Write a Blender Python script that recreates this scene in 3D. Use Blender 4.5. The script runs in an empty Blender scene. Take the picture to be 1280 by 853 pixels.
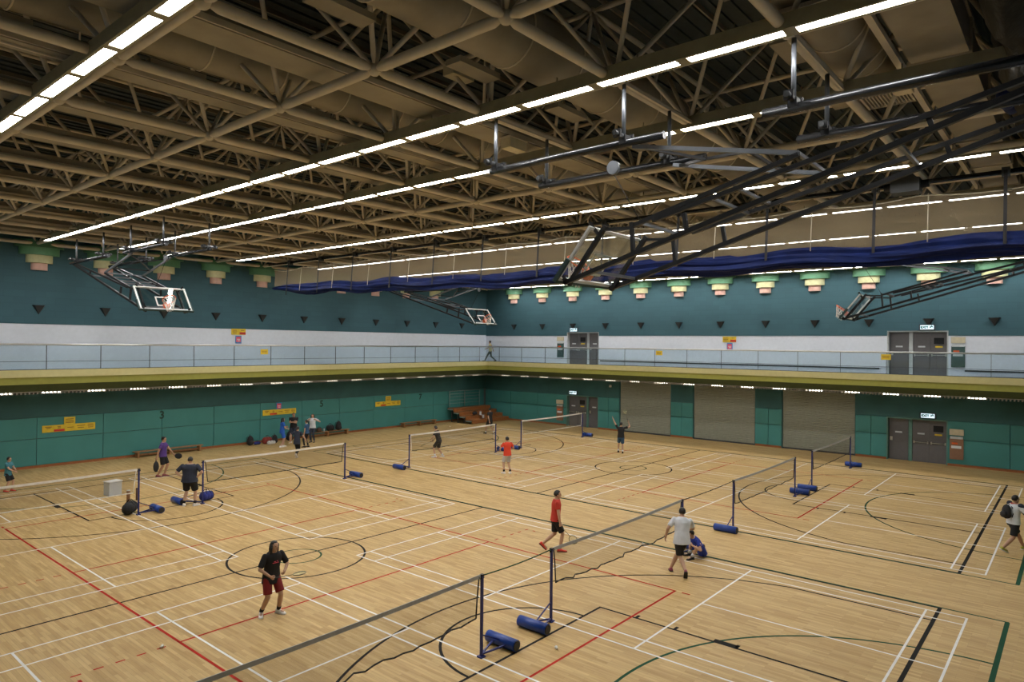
import bpy, bmesh, math, random
from mathutils import Vector, Matrix, Euler
random.seed(7)
PI = math.pi
SC = bpy.context.scene
COL = SC.collection
# ------------------------------------------------------------------ camera
CAM = Vector((-10.4794, -16.4154, 5.8726))
FPX, YAW, PITCH, ROLL = 845.889, 0.6994, 0.0048, 0.0101
fw = Vector((math.cos(YAW)*math.cos(PITCH), math.sin(YAW)*math.cos(PITCH), math.sin(PITCH)))
r0 = Vector((math.sin(YAW), -math.cos(YAW), 0)); u0 = r0.cross(fw)
RT = r0*math.cos(ROLL)+u0*math.sin(ROLL); UP = u0*math.cos(ROLL)-r0*math.sin(ROLL)
cd = bpy.data.cameras.new('camera'); cam = bpy.data.objects.new('camera', cd); COL.objects.link(cam)
cd.sensor_width = 36; cd.lens = FPX/1280*36; cd.clip_start = .05; cd.clip_end = 200
M3 = Matrix((RT, UP, -fw)).transposed()
cam.matrix_world = Matrix.Translation(CAM) @ M3.to_4x4()
SC.camera = cam
# ------------------------------------------------------------------ world, exposure
w = bpy.data.worlds.new('world'); SC.world = w; w.use_nodes = True
w.node_tree.nodes['Background'].inputs[0].default_value = (.6, .65, .7, 1)
w.node_tree.nodes['Background'].inputs[1].default_value = .02
SC.view_settings.view_transform = 'Standard'; SC.view_settings.look = 'None'
SC.view_settings.exposure = 0.0; SC.view_settings.gamma = 1.0
TUBE = 46.0          # ceiling tubes, emission strength
STRIP = 24.0          # tubes under the gallery edge

def proj(P):
    d = Vector(P)-CAM; z = d.dot(fw)
    if z < .1: return None
    return (640+FPX*d.dot(RT)/z, 426.5-FPX*d.dot(UP)/z, z)
def inframe(P, m=60):
    q = proj(P)
    return q is not None and -m < q[0] < 1280+m and -m < q[1] < 853+m

# ------------------------------------------------------------------ materials
def mat(name, col, rough=.6, metal=0., var=.08, scale=6., bump=0., bscale=40., coat=0., spec=.5, dirt=None):
    m = bpy.data.materials.new(name); m.use_nodes = True
    nt = m.node_tree; b = nt.nodes['Principled BSDF']
    tc = nt.nodes.new('ShaderNodeTexCoord')
    n = nt.nodes.new('ShaderNodeTexNoise'); n.inputs['Scale'].default_value = scale; n.inputs['Detail'].default_value = 4
    nt.links.new(tc.outputs['Object'], n.inputs['Vector'])
    cr = nt.nodes.new('ShaderNodeValToRGB')
    lo = [max(0, c*(1-var)) for c in col]; hi = [min(1, c*(1+var)) for c in col]
    cr.color_ramp.elements[0].position = .3; cr.color_ramp.elements[1].position = .7
    cr.color_ramp.elements[0].color = (*lo, 1); cr.color_ramp.elements[1].color = (*hi, 1)
    nt.links.new(n.outputs['Fac'], cr.inputs['Fac']); nt.links.new(cr.outputs['Color'], b.inputs['Base Color'])
    b.inputs['Roughness'].default_value = rough; b.inputs['Metallic'].default_value = metal
    b.inputs['Specular IOR Level'].default_value = spec
    if coat: b.inputs['Coat Weight'].default_value = coat
    if bump:
        n2 = nt.nodes.new('ShaderNodeTexNoise'); n2.inputs['Scale'].default_value = bscale
        nt.links.new(tc.outputs['Object'], n2.inputs['Vector'])
        bp = nt.nodes.new('ShaderNodeBump'); bp.inputs['Strength'].default_value = bump; bp.inputs['Distance'].default_value = .02
        nt.links.new(n2.outputs['Fac'], bp.inputs['Height']); nt.links.new(bp.outputs['Normal'], b.inputs['Normal'])
    return m
def emis(name, col, s):
    m = bpy.data.materials.new(name); m.use_nodes = True; nt = m.node_tree
    b = nt.nodes['Principled BSDF']; b.inputs['Base Color'].default_value = (*[c*.8 for c in col], 1)
    tc = nt.nodes.new('ShaderNodeTexCoord'); n = nt.nodes.new('ShaderNodeTexNoise'); n.inputs['Scale'].default_value = 30
    nt.links.new(tc.outputs['Object'], n.inputs['Vector'])
    mr = nt.nodes.new('ShaderNodeMapRange'); mr.inputs['To Min'].default_value = .92*s; mr.inputs['To Max'].default_value = 1.08*s
    nt.links.new(n.outputs['Fac'], mr.inputs['Value']); nt.links.new(mr.outputs['Result'], b.inputs['Emission Strength'])
    b.inputs['Emission Color'].default_value = (*col, 1)
    return m
def sheer(name, col, alpha, rough=.8, scale=60):
    """netting / thin cloth: partly see-through surface"""
    m = bpy.data.materials.new(name); m.use_nodes = True; nt = m.node_tree; b = nt.nodes['Principled BSDF']
    tc = nt.nodes.new('ShaderNodeTexCoord'); n = nt.nodes.new('ShaderNodeTexNoise'); n.inputs['Scale'].default_value = scale
    nt.links.new(tc.outputs['Object'], n.inputs['Vector'])
    mr = nt.nodes.new('ShaderNodeMapRange'); mr.inputs['To Min'].default_value = alpha*.85; mr.inputs['To Max'].default_value = alpha*1.15
    nt.links.new(n.outputs['Fac'], mr.inputs['Value']); nt.links.new(mr.outputs['Result'], b.inputs['Alpha'])
    b.inputs['Base Color'].default_value = (*col, 1); b.inputs['Roughness'].default_value = rough
    b.inputs['Specular IOR Level'].default_value = .1
    return m
def glassy(name, tint, refl=.08):
    m = bpy.data.materials.new(name); m.use_nodes = True; nt = m.node_tree
    for n in list(nt.nodes):
        if n.type != 'OUTPUT_MATERIAL': nt.nodes.remove(n)
    o = [n for n in nt.nodes if n.type == 'OUTPUT_MATERIAL'][0]
    t = nt.nodes.new('ShaderNodeBsdfTransparent'); t.inputs[0].default_value = (*tint, 1)
    g = nt.nodes.new('ShaderNodeBsdfGlossy'); g.inputs['Roughness'].default_value = .05
    fr = nt.nodes.new('ShaderNodeFresnel'); gm = nt.nodes.new('ShaderNodeNewGeometry'); ma = nt.nodes.new('ShaderNodeMath'); ma.operation = 'MULTIPLY_ADD'
    ma.inputs[1].default_value = 1/1.45-1.45; ma.inputs[2].default_value = 1.45   # same reflectance on leaving the pane as on entering it
    nt.links.new(gm.outputs['Backfacing'], ma.inputs[0]); nt.links.new(ma.outputs[0], fr.inputs[0])
    mx = nt.nodes.new('ShaderNodeMixShader')
    nt.links.new(fr.outputs[0], mx.inputs[0]); nt.links.new(t.outputs[0], mx.inputs[1]); nt.links.new(g.outputs[0], mx.inputs[2])
    nt.links.new(mx.outputs[0], o.inputs['Surface'])
    return m
def floor_mat():
    m = bpy.data.materials.new('maple strip floor'); m.use_nodes = True; nt = m.node_tree; b = nt.nodes['Principled BSDF']
    tc = nt.nodes.new('ShaderNodeTexCoord'); mp = nt.nodes.new('ShaderNodeMapping')
    mp.inputs['Rotation'].default_value = (0, 0, PI/2)
    nt.links.new(tc.outputs['Object'], mp.inputs['Vector'])
    bk = nt.nodes.new('ShaderNodeTexBrick')
    bk.inputs['Scale'].default_value = 1; bk.inputs['Brick Width'].default_value = .75; bk.inputs['Row Height'].default_value = .075
    bk.inputs['Mortar Size'].default_value = .002; bk.inputs['Bias'].default_value = 0; bk.offset = .37
    bk.inputs['Color1'].default_value = (.48, .316, .122, 1); bk.inputs['Color2'].default_value = (.625, .445, .20, 1)
    bk.inputs['Mortar'].default_value = (.36, .235, .105, 1)
    nt.links.new(mp.outputs[0], bk.inputs['Vector'])
    mp2 = nt.nodes.new('ShaderNodeMapping'); mp2.inputs['Scale'].default_value = (9, .8, 1)
    nt.links.new(tc.outputs['Object'], mp2.inputs['Vector'])
    n = nt.nodes.new('ShaderNodeTexNoise'); n.inputs['Scale'].default_value = 1.6; n.inputs['Detail'].default_value = 6
    nt.links.new(mp2.outputs[0], n.inputs['Vector'])
    mx = nt.nodes.new('ShaderNodeMix'); mx.data_type = 'RGBA'; mx.blend_type = 'MULTIPLY'; mx.inputs[0].default_value = 1
    cr = nt.nodes.new('ShaderNodeValToRGB')
    cr.color_ramp.elements[0].position = .3; cr.color_ramp.elements[0].color = (.80, .77, .74, 1)
    cr.color_ramp.elements[1].position = .7; cr.color_ramp.elements[1].color = (1.0, 1.0, 1.0, 1)
    nt.links.new(n.outputs['Fac'], cr.inputs[0])
    nt.links.new(bk.outputs['Color'], mx.inputs[6]); nt.links.new(cr.outputs[0], mx.inputs[7])
    nt.links.new(mx.outputs[2], b.inputs['Base Color'])
    b.inputs['Roughness'].default_value = .45; b.inputs['Specular IOR Level'].default_value = .22
    return m
def block_mat(name, col, bw=.6, bh=.3, var=.06):
    m = bpy.data.materials.new(name); m.use_nodes = True; nt = m.node_tree; b = nt.nodes['Principled BSDF']
    tc = nt.nodes.new('ShaderNodeTexCoord')
    sp = nt.nodes.new('ShaderNodeSeparateXYZ'); nt.links.new(tc.outputs['Object'], sp.inputs[0])
    ad = nt.nodes.new('ShaderNodeMath'); ad.operation = 'ADD'
    nt.links.new(sp.outputs[0], ad.inputs[0]); nt.links.new(sp.outputs[1], ad.inputs[1])
    cb = nt.nodes.new('ShaderNodeCombineXYZ'); nt.links.new(ad.outputs[0], cb.inputs[0]); nt.links.new(sp.outputs[2], cb.inputs[1])
    bk = nt.nodes.new('ShaderNodeTexBrick'); bk.inputs['Scale'].default_value = 1
    bk.inputs['Brick Width'].default_value = bw; bk.inputs['Row Height'].default_value = bh; bk.inputs['Mortar Size'].default_value = .008
    bk.inputs['Color1'].default_value = (*[c*(1-var) for c in col], 1); bk.inputs['Color2'].default_value = (*[c*(1+var) for c in col], 1)
    bk.inputs['Mortar'].default_value = (*[c*.85 for c in col], 1)
    nt.links.new(cb.outputs[0], bk.inputs['Vector']); nt.links.new(bk.outputs['Color'], b.inputs['Base Color'])
    b.inputs['Roughness'].default_value = .75
    return m

M = dict(
    purlin=mat('dull brown purlin paint', (.20, .18, .14), .7),
    floor=floor_mat(),
    white_line=mat('white court paint', (.78, .78, .76), .7, spec=.12, var=.06), black_line=mat('black court paint', (.010, .009, .008), .7, spec=.12),
    red_line=mat('red court paint', (.42, .022, .012), .7, spec=.12, var=.15), green_line=mat('green court paint', (.010, .065, .032), .7, spec=.12),
    teal_up=block_mat('teal painted blockwork', (.040, .112, .142), .8, .3, .05),
    panel=mat('green wall panel', (.050, .228, .218), .55, var=.05, scale=1.2), dark_green=mat('dark green paint', (.030, .110, .112), .7, var=.1, scale=1.5),
    band=mat('pale grey wall band', (.71, .75, .83), .7, var=.03), core=mat('wall core', (.12, .14, .14), .8),
    base=mat('orange brown skirting', (.32, .11, .035), .5), cream=mat('cream fascia', (.58, .53, .26), .6, var=.04),
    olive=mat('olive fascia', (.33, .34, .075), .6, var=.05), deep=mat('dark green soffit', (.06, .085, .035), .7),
    slab=mat('grey gallery floor', (.3, .32, .34), .7), steel=mat('brushed handrail steel', (.62, .62, .60), .3, .9, var=.05),
    glass=glassy('railing glass', (.86, .92, .94)), clear=glassy('backboard glass', (.93, .96, .96)),
    darkmetal=mat('dark grey metal', (.06, .065, .07), .5, .3), black=mat('black steel', (.016, .017, .019), .45, .2, var=.15, spec=.3),
    bluegrey=mat('blue grey steel', (.16, .175, .20), .4, .4), pipe=mat('glossy black pipe', (.055, .058, .064), .25, .7),
    truss=mat('beige truss paint', (.60, .54, .44), .45, var=.08, scale=3), truss2=mat('dusty beige duct', (.30, .272, .215), .6, .0, var=.12, scale=2, bump=.2, bscale=6),
    deck=mat('dark roof deck', (.040, .054, .062), .8, var=.15), housing=mat('olive grey lamp housing', (.30, .28, .19), .5),
    tube=emis('lit fluorescent diffuser', (1, .97, .93), TUBE), striptube=emis('lit strip tube', (1, .95, .85), STRIP),
    louvre=mat('grey louvre', (.34, .32, .28), .45, .4),
    sc_green=mat('green sconce ring', (.13, .34, .20), .5, var=.06), sc_dgreen=mat('dark green sconce ring', (.07, .20, .12), .5), sc_cream=mat('cream sconce ring', (.62, .62, .36), .5),
    sc_pink=mat('pink sconce drum', (.66, .42, .36), .5), tri=mat('dark triangle', (.015, .018, .02), .5),
    curtain=mat('blue vinyl curtain', (.005, .013, .075), .6, var=.2, scale=2, spec=.15), mesh=sheer('brown curtain netting', (.20, .16, .10), .72), strap=mat('black strap', (.012, .012, .014), .7),
    cord=mat('pale cord', (.50, .45, .34), .8), blackcord=mat('black cord', (.015, .015, .015), .8),
    netgrey=sheer('dark court netting', (.10, .085, .06), .22), tape=mat('white net tape', (.74, .71, .66), .7), greytape=mat('grey net tape', (.42, .42, .41), .7),
    postblue=mat('blue post paint', (.018, .028, .17), .35, .2), drum=mat('blue weight drum', (.012, .05, .28), .35), drumcap=mat('black drum end', (.02, .02, .022), .5),
    padding=mat('dark teal padding', (.015, .05, .05), .6), frame=mat('white backboard frame', (.72, .73, .72), .4), orange=mat('orange rim', (.75, .13, .03), .4), netcord=mat('white net cord', (.80, .78, .72), .8),
    shutter=mat('grey beige shutter', (.30, .31, .255), .5, .1, var=.06), door=mat('grey door', (.125, .120, .125), .5, var=.05), doorframe=mat('grey green door frame', (.10, .22, .19), .5),
    upframe=mat('pale door frame', (.50, .53, .54), .5), exitlit=emis('lit exit sign', (.72, .90, 1), 1.3), exittext=mat('green exit lettering', (.01, .12, .10), .5),
    exitbox=mat('black sign housing', (.02, .03, .04), .5), yellow=mat('yellow sign board', (.72, .52, .03), .5), redsign=mat('red sign panel', (.55, .03, .02), .5), signink=mat('brown sign lettering', (.25, .12, .02), .6),
    bluesign=mat('blue poster border', (.06, .22, .50), .5), pinkred=mat('pink red poster', (.70, .08, .13), .5), darknum=mat('dark green numeral', (.008, .045, .03), .5),
    beigebox=mat('cream panel', (.62, .56, .40), .5), cabinet=mat('brown cabinet door', (.25, .13, .075), .5), darkpanel=mat('dark green cabinet', (.04, .09, .085), .4),
    bench=mat('brown bench wood', (.30, .15, .06), .45, var=.2, scale=8), bleach=mat('orange brown bleacher wood', (.30, .115, .035), .4, var=.15, scale=8), railgrey=mat('grey railing paint', (.22, .30, .29), .5),
    skin=mat('skin', (.50, .30, .20), .55, var=.04), skin2=mat('tan skin', (.42, .235, .15), .55, var=.04), hair=mat('black hair', (.012, .010, .009), .45), eye=mat('eye', (.03, .025, .02), .2), lips=mat('lips', (.38, .14, .11), .5),
    cl_black=mat('black cloth', (.010, .010, .012), .85), cl_navy=mat('navy cloth', (.022, .028, .050), .85), cl_red=mat('red cloth', (.50, .035, .020), .8), cl_orange=mat('orange red cloth', (.68, .055, .020), .8), cl_dred=mat('dark red cloth', (.20, .012, .012), .8),
    cl_white=mat('white cloth', (.62, .65, .70), .85), cl_purple=mat('purple cloth', (.085, .040, .22), .85), cl_teal=mat('teal cloth', (.05, .19, .24), .85), cl_blue=mat('blue cloth', (.020, .11, .50), .85), cl_royal=mat('royal blue cloth', (.015, .035, .28), .85),
    cl_grey=mat('light grey cloth', (.52, .52, .52), .85), cl_cream=mat('cream uniform cloth', (.60, .53, .30), .85), cl_dgreen=mat('dark green uniform cloth', (.040, .060, .045), .85), cl_denim=mat('dark denim', (.030, .040, .065), .85),
    cl_tealblue=mat('teal blue cloth', (.03, .09, .20), .85),
    sh_white=mat('white shoe', (.72, .70, .68), .5), sh_red=mat('red shoe', (.75, .05, .03), .5), sh_black=mat('black shoe', (.012, .012, .013), .5), sh_lime=mat('yellow green shoe', (.42, .40, .06), .5), sh_purple=mat('purple orange shoe', (.30, .06, .10), .5),
    bag_black=mat('black bag fabric', (.014, .014, .016), .8), bag_blue=mat('blue bag fabric', (.02, .03, .20), .8), bag_red=mat('dark red bag fabric', (.25, .04, .03), .8), bag_white=mat('white bag', (.62, .62, .60), .7), bag_brown=mat('brown bag', (.10, .05, .03), .7),
    box=sheer('clear plastic box', (.78, .82, .84), .5), paper=mat('pale paper', (.62, .66, .68), .7), tubebrown=mat('brown card tube', (.26, .13, .06), .6), racket=mat('racket frame', (.22, .19, .12), .4, .4), rstring=sheer('racket strings', (.6, .65, .35), .35), grip=mat('dark grip', (.03, .03, .03), .7),
    cork=mat('cork', (.55, .40, .25), .7), feather=mat('white feather', (.80, .80, .78), .7), drape=mat('black netting bundle', (.018, .018, .014), .9, var=.3, scale=5, bump=1., bscale=9), grille=mat('dark grille', (.05, .045, .035), .5))

# ------------------------------------------------------------------ mesh helpers
class MB:
    def __init__(s): s.v = []; s.f = []; s.sm = []
    def add(s, vs, fs, sm=False):
        k = len(s.v); s.v += [tuple(v) for v in vs]; s.f += [tuple(i+k for i in f) for f in fs]; s.sm += [sm]*len(fs); return s
    def boxab(s, a, b):
        (x0, y0, z0), (x1, y1, z1) = a, b
        return s.add([(x0, y0, z0), (x1, y0, z0), (x1, y1, z0), (x0, y1, z0), (x0, y0, z1), (x1, y0, z1), (x1, y1, z1), (x0, y1, z1)],
                     [(3, 2, 1, 0), (4, 5, 6, 7), (0, 1, 5, 4), (1, 2, 6, 5), (2, 3, 7, 6), (3, 0, 4, 7)])
    def box(s, c, d):
        return s.boxab([c[i]-d[i]/2 for i in range(3)], [c[i]+d[i]/2 for i in range(3)])
    def frame(s, p, q):
        p, q = Vector(p), Vector(q); d = (q-p).normalized()
        a = Vector((0, 0, 1)) if abs(d.z) < .95 else Vector((1, 0, 0))
        x = d.cross(a).normalized(); y = x.cross(d).normalized()
        return p, q, x, y
    def bar(s, p, q, wd, ht):
        p, q, x, y = s.frame(p, q); vs = []
        for c in (p, q):
            for a, b in ((-1, -1), (1, -1), (1, 1), (-1, 1)): vs.append(c+x*(a*wd/2)+y*(b*ht/2))
        return s.add(vs, [(0, 1, 2, 3), (7, 6, 5, 4), (0, 4, 5, 1), (1, 5, 6, 2), (2, 6, 7, 3), (3, 7, 4, 0)])
    def tube(s, p, q, r, n=8, r2=None, cap=True):
        r2 = r if r2 is None else r2
        p, q, x, y = s.frame(p, q); vs = []
        for c, rr in ((p, r), (q, r2)):
            for i in range(n): t = 2*PI*i/n; vs.append(c+x*(rr*math.cos(t))+y*(rr*math.sin(t)))
        s.add(vs, [(i, (i+1) % n, n+(i+1) % n, n+i) for i in range(n)][::1], True)
        if cap:
            k = len(s.v)-2*n; s.f += [tuple(k+i for i in range(n))[::-1], tuple(k+n+i for i in range(n))]; s.sm += [False]*2
        return s
    def path(s, pts, r, n=6):
        for a, b in zip(pts, pts[1:]): s.tube(a, b, r, n)
        return s
    def loft(s, rings, closed=True, cap=True, sm=True):
        n = len(rings[0]); vs = [v for R in rings for v in R]; fs = []
        for k in range(len(rings)-1):
            for i in range(n if closed else n-1):
                j = (i+1) % n; fs.append((k*n+i, k*n+j, (k+1)*n+j, (k+1)*n+i))
        s.add(vs, fs, sm)
        if cap and closed:
            k = len(s.v)-len(vs); s.f += [tuple(k+i for i in range(n))[::-1], tuple(k+(len(rings)-1)*n+i for i in range(n))]; s.sm += [False]*2
        return s
    def ell(s, c, r, seg=12, rings=8, rot=None):
        if not hasattr(r, '__len__'): r = (r, r, r)
        c = Vector(c); vs = [Vector((0, 0, -r[2]))]
        for k in range(1, rings):
            ph = -PI/2+PI*k/rings
            for i in range(seg): t = 2*PI*i/seg; vs.append(Vector((r[0]*math.cos(ph)*math.cos(t), r[1]*math.cos(ph)*math.sin(t), r[2]*math.sin(ph))))
        vs.append(Vector((0, 0, r[2])))
        if rot: vs = [rot @ v for v in vs]
        vs = [c+v for v in vs]; fs = []
        for i in range(seg): fs.append((0, 1+(i+1) % seg, 1+i))
        for k in range(rings-2):
            for i in range(seg):
                a = 1+k*seg; fs.append((a+i, a+(i+1) % seg, a+seg+(i+1) % seg, a+seg+i))
        a = 1+(rings-2)*seg; T = len(vs)-1
        for i in range(seg): fs.append((a+i, a+(i+1) % seg, T))
        return s.add(vs, fs, True)
    def ring(s, c, ax, R, r, n=24, m=6, ref=None, ry=None):
        c = Vector(c); ax = Vector(ax).normalized(); a = Vector(ref) if ref else (Vector((1, 0, 0)) if abs(ax.x) < .9 else Vector((0, 1, 0)))
        x = (a-ax*a.dot(ax)).normalized(); y = ax.cross(x); ry = ry or R; vs = []
        for i in range(n):
            t = 2*PI*i/n; d = x*(math.cos(t))+y*(math.sin(t)); p = c+x*(R*math.cos(t))+y*(ry*math.sin(t))
            for j in range(m): q = 2*PI*j/m; vs.append(p+d*(r*math.cos(q))+ax*(r*math.sin(q)))
        return s.add(vs, [(i*m+j, ((i+1) % n)*m+j, ((i+1) % n)*m+(j+1) % m, i*m+(j+1) % m) for i in range(n) for j in range(m)], True)
    def mesh(s, name, m):
        me = bpy.data.meshes.new(name); me.from_pydata(s.v, [], s.f); me.materials.append(m)
        me.polygons.foreach_set('use_smooth', s.sm); me.update(); return me
    def build(s, name, m, parent=None, loc=None):
        return link(name, s.mesh(name, m), parent, loc)
def link(name, me, parent=None, loc=None, rz=0):
    o = bpy.data.objects.new(name, me); COL.objects.link(o)
    if parent is not None: o.parent = parent
    if loc is not None: o.location = loc
    if rz: o.rotation_euler = (0, 0, rz)
    return o
def tag(o, label, cat, group=None, kind=None):
    o['label'] = label; o['category'] = cat
    if group: o['group'] = group
    if kind: o['kind'] = kind
    return o
def thing(name, label, cat, loc=(0, 0, 0), rz=0, group=None):
    o = link(name, None, None, loc, rz); o.empty_display_size = .2
    return tag(o, label, cat, group)
def struct(name, me=None, loc=None):
    o = link(name, me, None, loc); o['kind'] = 'structure'; return o
def dup(root, loc, rz, label, group=None):
    r = root.copy(); COL.objects.link(r); r.location = loc; r.rotation_euler = (0, 0, rz); r['label'] = label
    if group: r['group'] = group
    for ch in list(root.children):
        c = ch.copy(); COL.objects.link(c); c.parent = r
        for g in list(ch.children):
            d = g.copy(); COL.objects.link(d); d.parent = c
    return r
ORD = ['zeroth', 'first', 'second', 'third', 'fourth', 'fifth', 'sixth', 'seventh', 'eighth', 'ninth', 'tenth', 'eleventh', 'twelfth', 'thirteenth', 'fourteenth', 'fifteenth', 'sixteenth', 'seventeenth', 'eighteenth', 'nineteenth', 'twentieth', 'twenty-first', 'twenty-second', 'twenty-third']
def text(body, size, m, loc, rot, parent=None, name='lettering', ext=.004):
    c = bpy.data.curves.new('txt', 'FONT'); c.body = body; c.size = size; c.extrude = ext; c.offset = .012; c.align_x = 'CENTER'; c.align_y = 'CENTER'
    t = bpy.data.objects.new('txt', c); COL.objects.link(t)
    me = bpy.data.meshes.new_from_object(t.evaluated_get(bpy.context.evaluated_depsgraph_get()))
    bpy.data.objects.remove(t); me.materials.clear(); me.materials.append(m)
    o = link(name, me, parent, loc); o.rotation_euler = rot; return o
ROT_L = (PI/2, 0, 0)          # reads from inside on the left wall (faces -y)
ROT_R = (PI/2, 0, -PI/2)      # reads from inside on the right wall (faces -x)

# ------------------------------------------------------------------ shell
XW, YW = 29.7, 20.1            # inner faces of the right and left walls
XE, YE = 27.7, 18.1            # gallery edges
XB, YB = -12.9, -18.9          # walls behind the camera
ZG = 4.5; ZD = 12.75           # gallery floor, roof deck
CX2 = 18.147                   # second basketball court centre
HG = 1.118                     # half gap between badminton courts

floor = struct('floor', MB().boxab((XB-.3, YB-.3, -.2), (XW+.6, YW+.6, 0)).mesh('floor', M['floor']))
# roof deck with corrugation ribs
mb = MB().boxab((XB-.3, YB-.3, ZD), (XW+.6, YW+.6, ZD+.15))
y = YB
while y < YW: mb.boxab((XB, y, ZD-.05), (XW, y+.12, ZD)); y += .34
ceiling = struct('ceiling', mb.mesh('ceiling', M['deck']))

# --- left wall
wl = struct('wall_left', MB().boxab((XB-.3, YW+.06, 0), (XW+.6, YW+.4, ZD)).mesh('wall', M['core']))
jx = [-12.9]+[-.75+2.75*k for k in range(-4, 12)]+[29.7]
jx = sorted(x for x in jx if XB-.01 <= x <= XW+.01)
def panel_mesh(dx, dz, dy, m): return MB().boxab((0, 0, 0), (dx, dy, dz)).mesh('wall_panel', m)
for a, b in zip(jx, jx[1:]):
    if b-a < .3: continue
    for z0, z1 in ((.11, 1.33), (1.33, 2.30)):
        MB().boxab((a+.012, YW, z0+.012), (b-.012, YW+.06, z1-.012)).build('wall_panel', M['panel'], wl)
MB().boxab((XB, YW, 2.31), (XW, YW+.06, ZG-.35)).build('upper_strip', M['dark_green'], wl)
MB().boxab((XB, YW, ZG-.35), (XW, YW+.06, 6.58)).build('white_band', M['band'], wl)
MB().boxab((XB, YW-.02, 6.58), (XW, YW+.06, ZD)).build('blockwork', M['teal_up'], wl)
struct('baseboard_left', MB().boxab((XB, YW-.02, 0), (XW, YW+.06, .11)).mesh('b', M['base']))
# --- right wall with openings
DOORS = [(9.43, 12.17), (-11.30, -8.55)]
SHUT = [(3.88, 7.76), (-1.60, 2.39), (-7.06, -3.11)]
wr = struct('wall_right', MB().boxab((XW+.45, YB-.3, 0), (XW+.7, YW+.4, ZD)).mesh('wall', M['core']))
def rpiece(y0, y1, z0, z1, name, m, x0=0.0):
    MB().boxab((XW+x0, y0, z0), (XW+.45, y1, z1)).build(name, m, wr)
def gaps(holes, a, b):
    out = []; c = a
    for h0, h1 in sorted(holes):
        if h0 > c: out.append((c, h0))
        c = h1
    if c < b: out.append((c, b))
    return out
for y0, y1 in gaps(DOORS+SHUT, YB, YW):
    n = max(1, round((y1-y0)/2.6)) if y1-y0 > 2.3 else (2 if y1-y0 > 1.2 else 1)
    for k in range(n):
        a = y0+(y1-y0)*k/n; b = y0+(y1-y0)*(k+1)/n
        for z0, z1 in ((.11, 1.33), (1.33, 2.25)):
            rpiece(a+(.012 if k else 0), b-(.012 if k < n-1 else 0), z0+.012, z1-.012, 'wall_panel', M['panel'])
    MB().boxab((XW-.02, y0, 0), (XW+.45, y1, .11)).build('skirting', M['base'], wr)
for y0, y1 in gaps(SHUT, YB, YW): rpiece(y0, y1, 2.26, 3.5, 'upper_strip', M['dark_green'])
rpiece(YB, YW, 3.5, ZG-.35, 'upper_strip', M['dark_green'])
for y0, y1 in gaps(DOORS, YB, YW): rpiece(y0, y1, ZG-.35, 6.52, 'white_band', M['band'])
for y0, y1 in DOORS: rpiece(y0, y1, ZG-.35, ZG, 'threshold', M['band'])
for y0, y1 in gaps(DOORS, YB, YW): rpiece(y0, y1, 6.52, 6.78, 'blockwork', M['teal_up'], -.02)
rpiece(YB, YW, 6.78, ZD, 'blockwork', M['teal_up'], -.02)
# --- walls behind the camera
for nm, a, b in (('wall_near', (XB-.3, YB-.3, 0), (XW+.7, YB, ZD)), ('wall_rear', (XB-.3, YB-.3, 0), (XB, YW+.4, ZD))):
    o = struct(nm, MB().boxab(a, b).mesh('wall', M['teal_up']))
for nm, a, b in (('wall_near', (XB, YB, 0), (XW, YB+.03, ZG)), ('wall_rear', (XB, YB, 0), (XB+.03, YW, ZG))):
    p = [o for o in SC.objects if o.name == nm][0]
    MB().boxab(a, b).build('lower_panel', M['panel'], p)
    a2 = (a[0], a[1], ZG); b2 = (b[0], b[1], 6.5)
    MB().boxab(a2, b2).build('white_band', M['band'], p)

# ------------------------------------------------------------------ gallery
gal = thing('gallery', 'cream and olive edged gallery running round the hall above the green panelled walls', 'balcony')
XNE, YNE = -10.9, -16.95       # edges on the camera's own sides
def ring_boxes(z0, z1, o, i):
    """band round the room between offset o (towards room) and i"""
    return [((XNE-i, YE-o, z0), (XE+i, YE+i, z1)), ((XE-o, YNE-i, z0), (XE+i, YE-o, z1))]
mb = MB()
g = .03; mb.boxab((XB+g, YE, ZG-.3), (XW-g, YW-g, ZG)); mb.boxab((XE, YB+g, ZG-.3), (XW-g, YE, ZG)); mb.boxab((XB+g, YB+g, ZG-.3), (XE, YNE, ZG)); mb.boxab((XB+g, YNE, ZG-.3), (XNE, YE, ZG))
mb.build('gallery_floor', M['slab'], gal)
def edge_prof(prof, name, m):
    """profile [(out, z)] swept along left and right gallery edges and the near ones, mitred"""
    mb = MB()
    def at(o): return [(XNE+o, YNE+o), (XE-o, YNE+o), (XE-o, YE-o), (XNE+o, YE-o)]
    rings = [[(x, y, z) for (o, z) in prof for (x, y) in [at(o)[k]]] for k in range(4)]
    rings.append(rings[0]); mb.loft(rings, closed=True, cap=False, sm=False); return mb.build(name, m, gal)
edge_prof([(.0, 4.56), (.10, 4.55), (.10, 4.24), (0, 4.24)], 'cream_fascia', M['cream'])
edge_prof([(.0, 4.24), (.04, 4.24), (.0, 3.93), (-.1, 3.93)], 'olive_fascia', M['olive'])
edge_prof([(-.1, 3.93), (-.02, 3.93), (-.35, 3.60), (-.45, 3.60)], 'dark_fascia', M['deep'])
edge_prof([(-.45, 3.62), (-.45, 3.75), (-2.0, 3.75), (-2.0, 3.7)], 'soffit', M['deep'])
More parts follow.
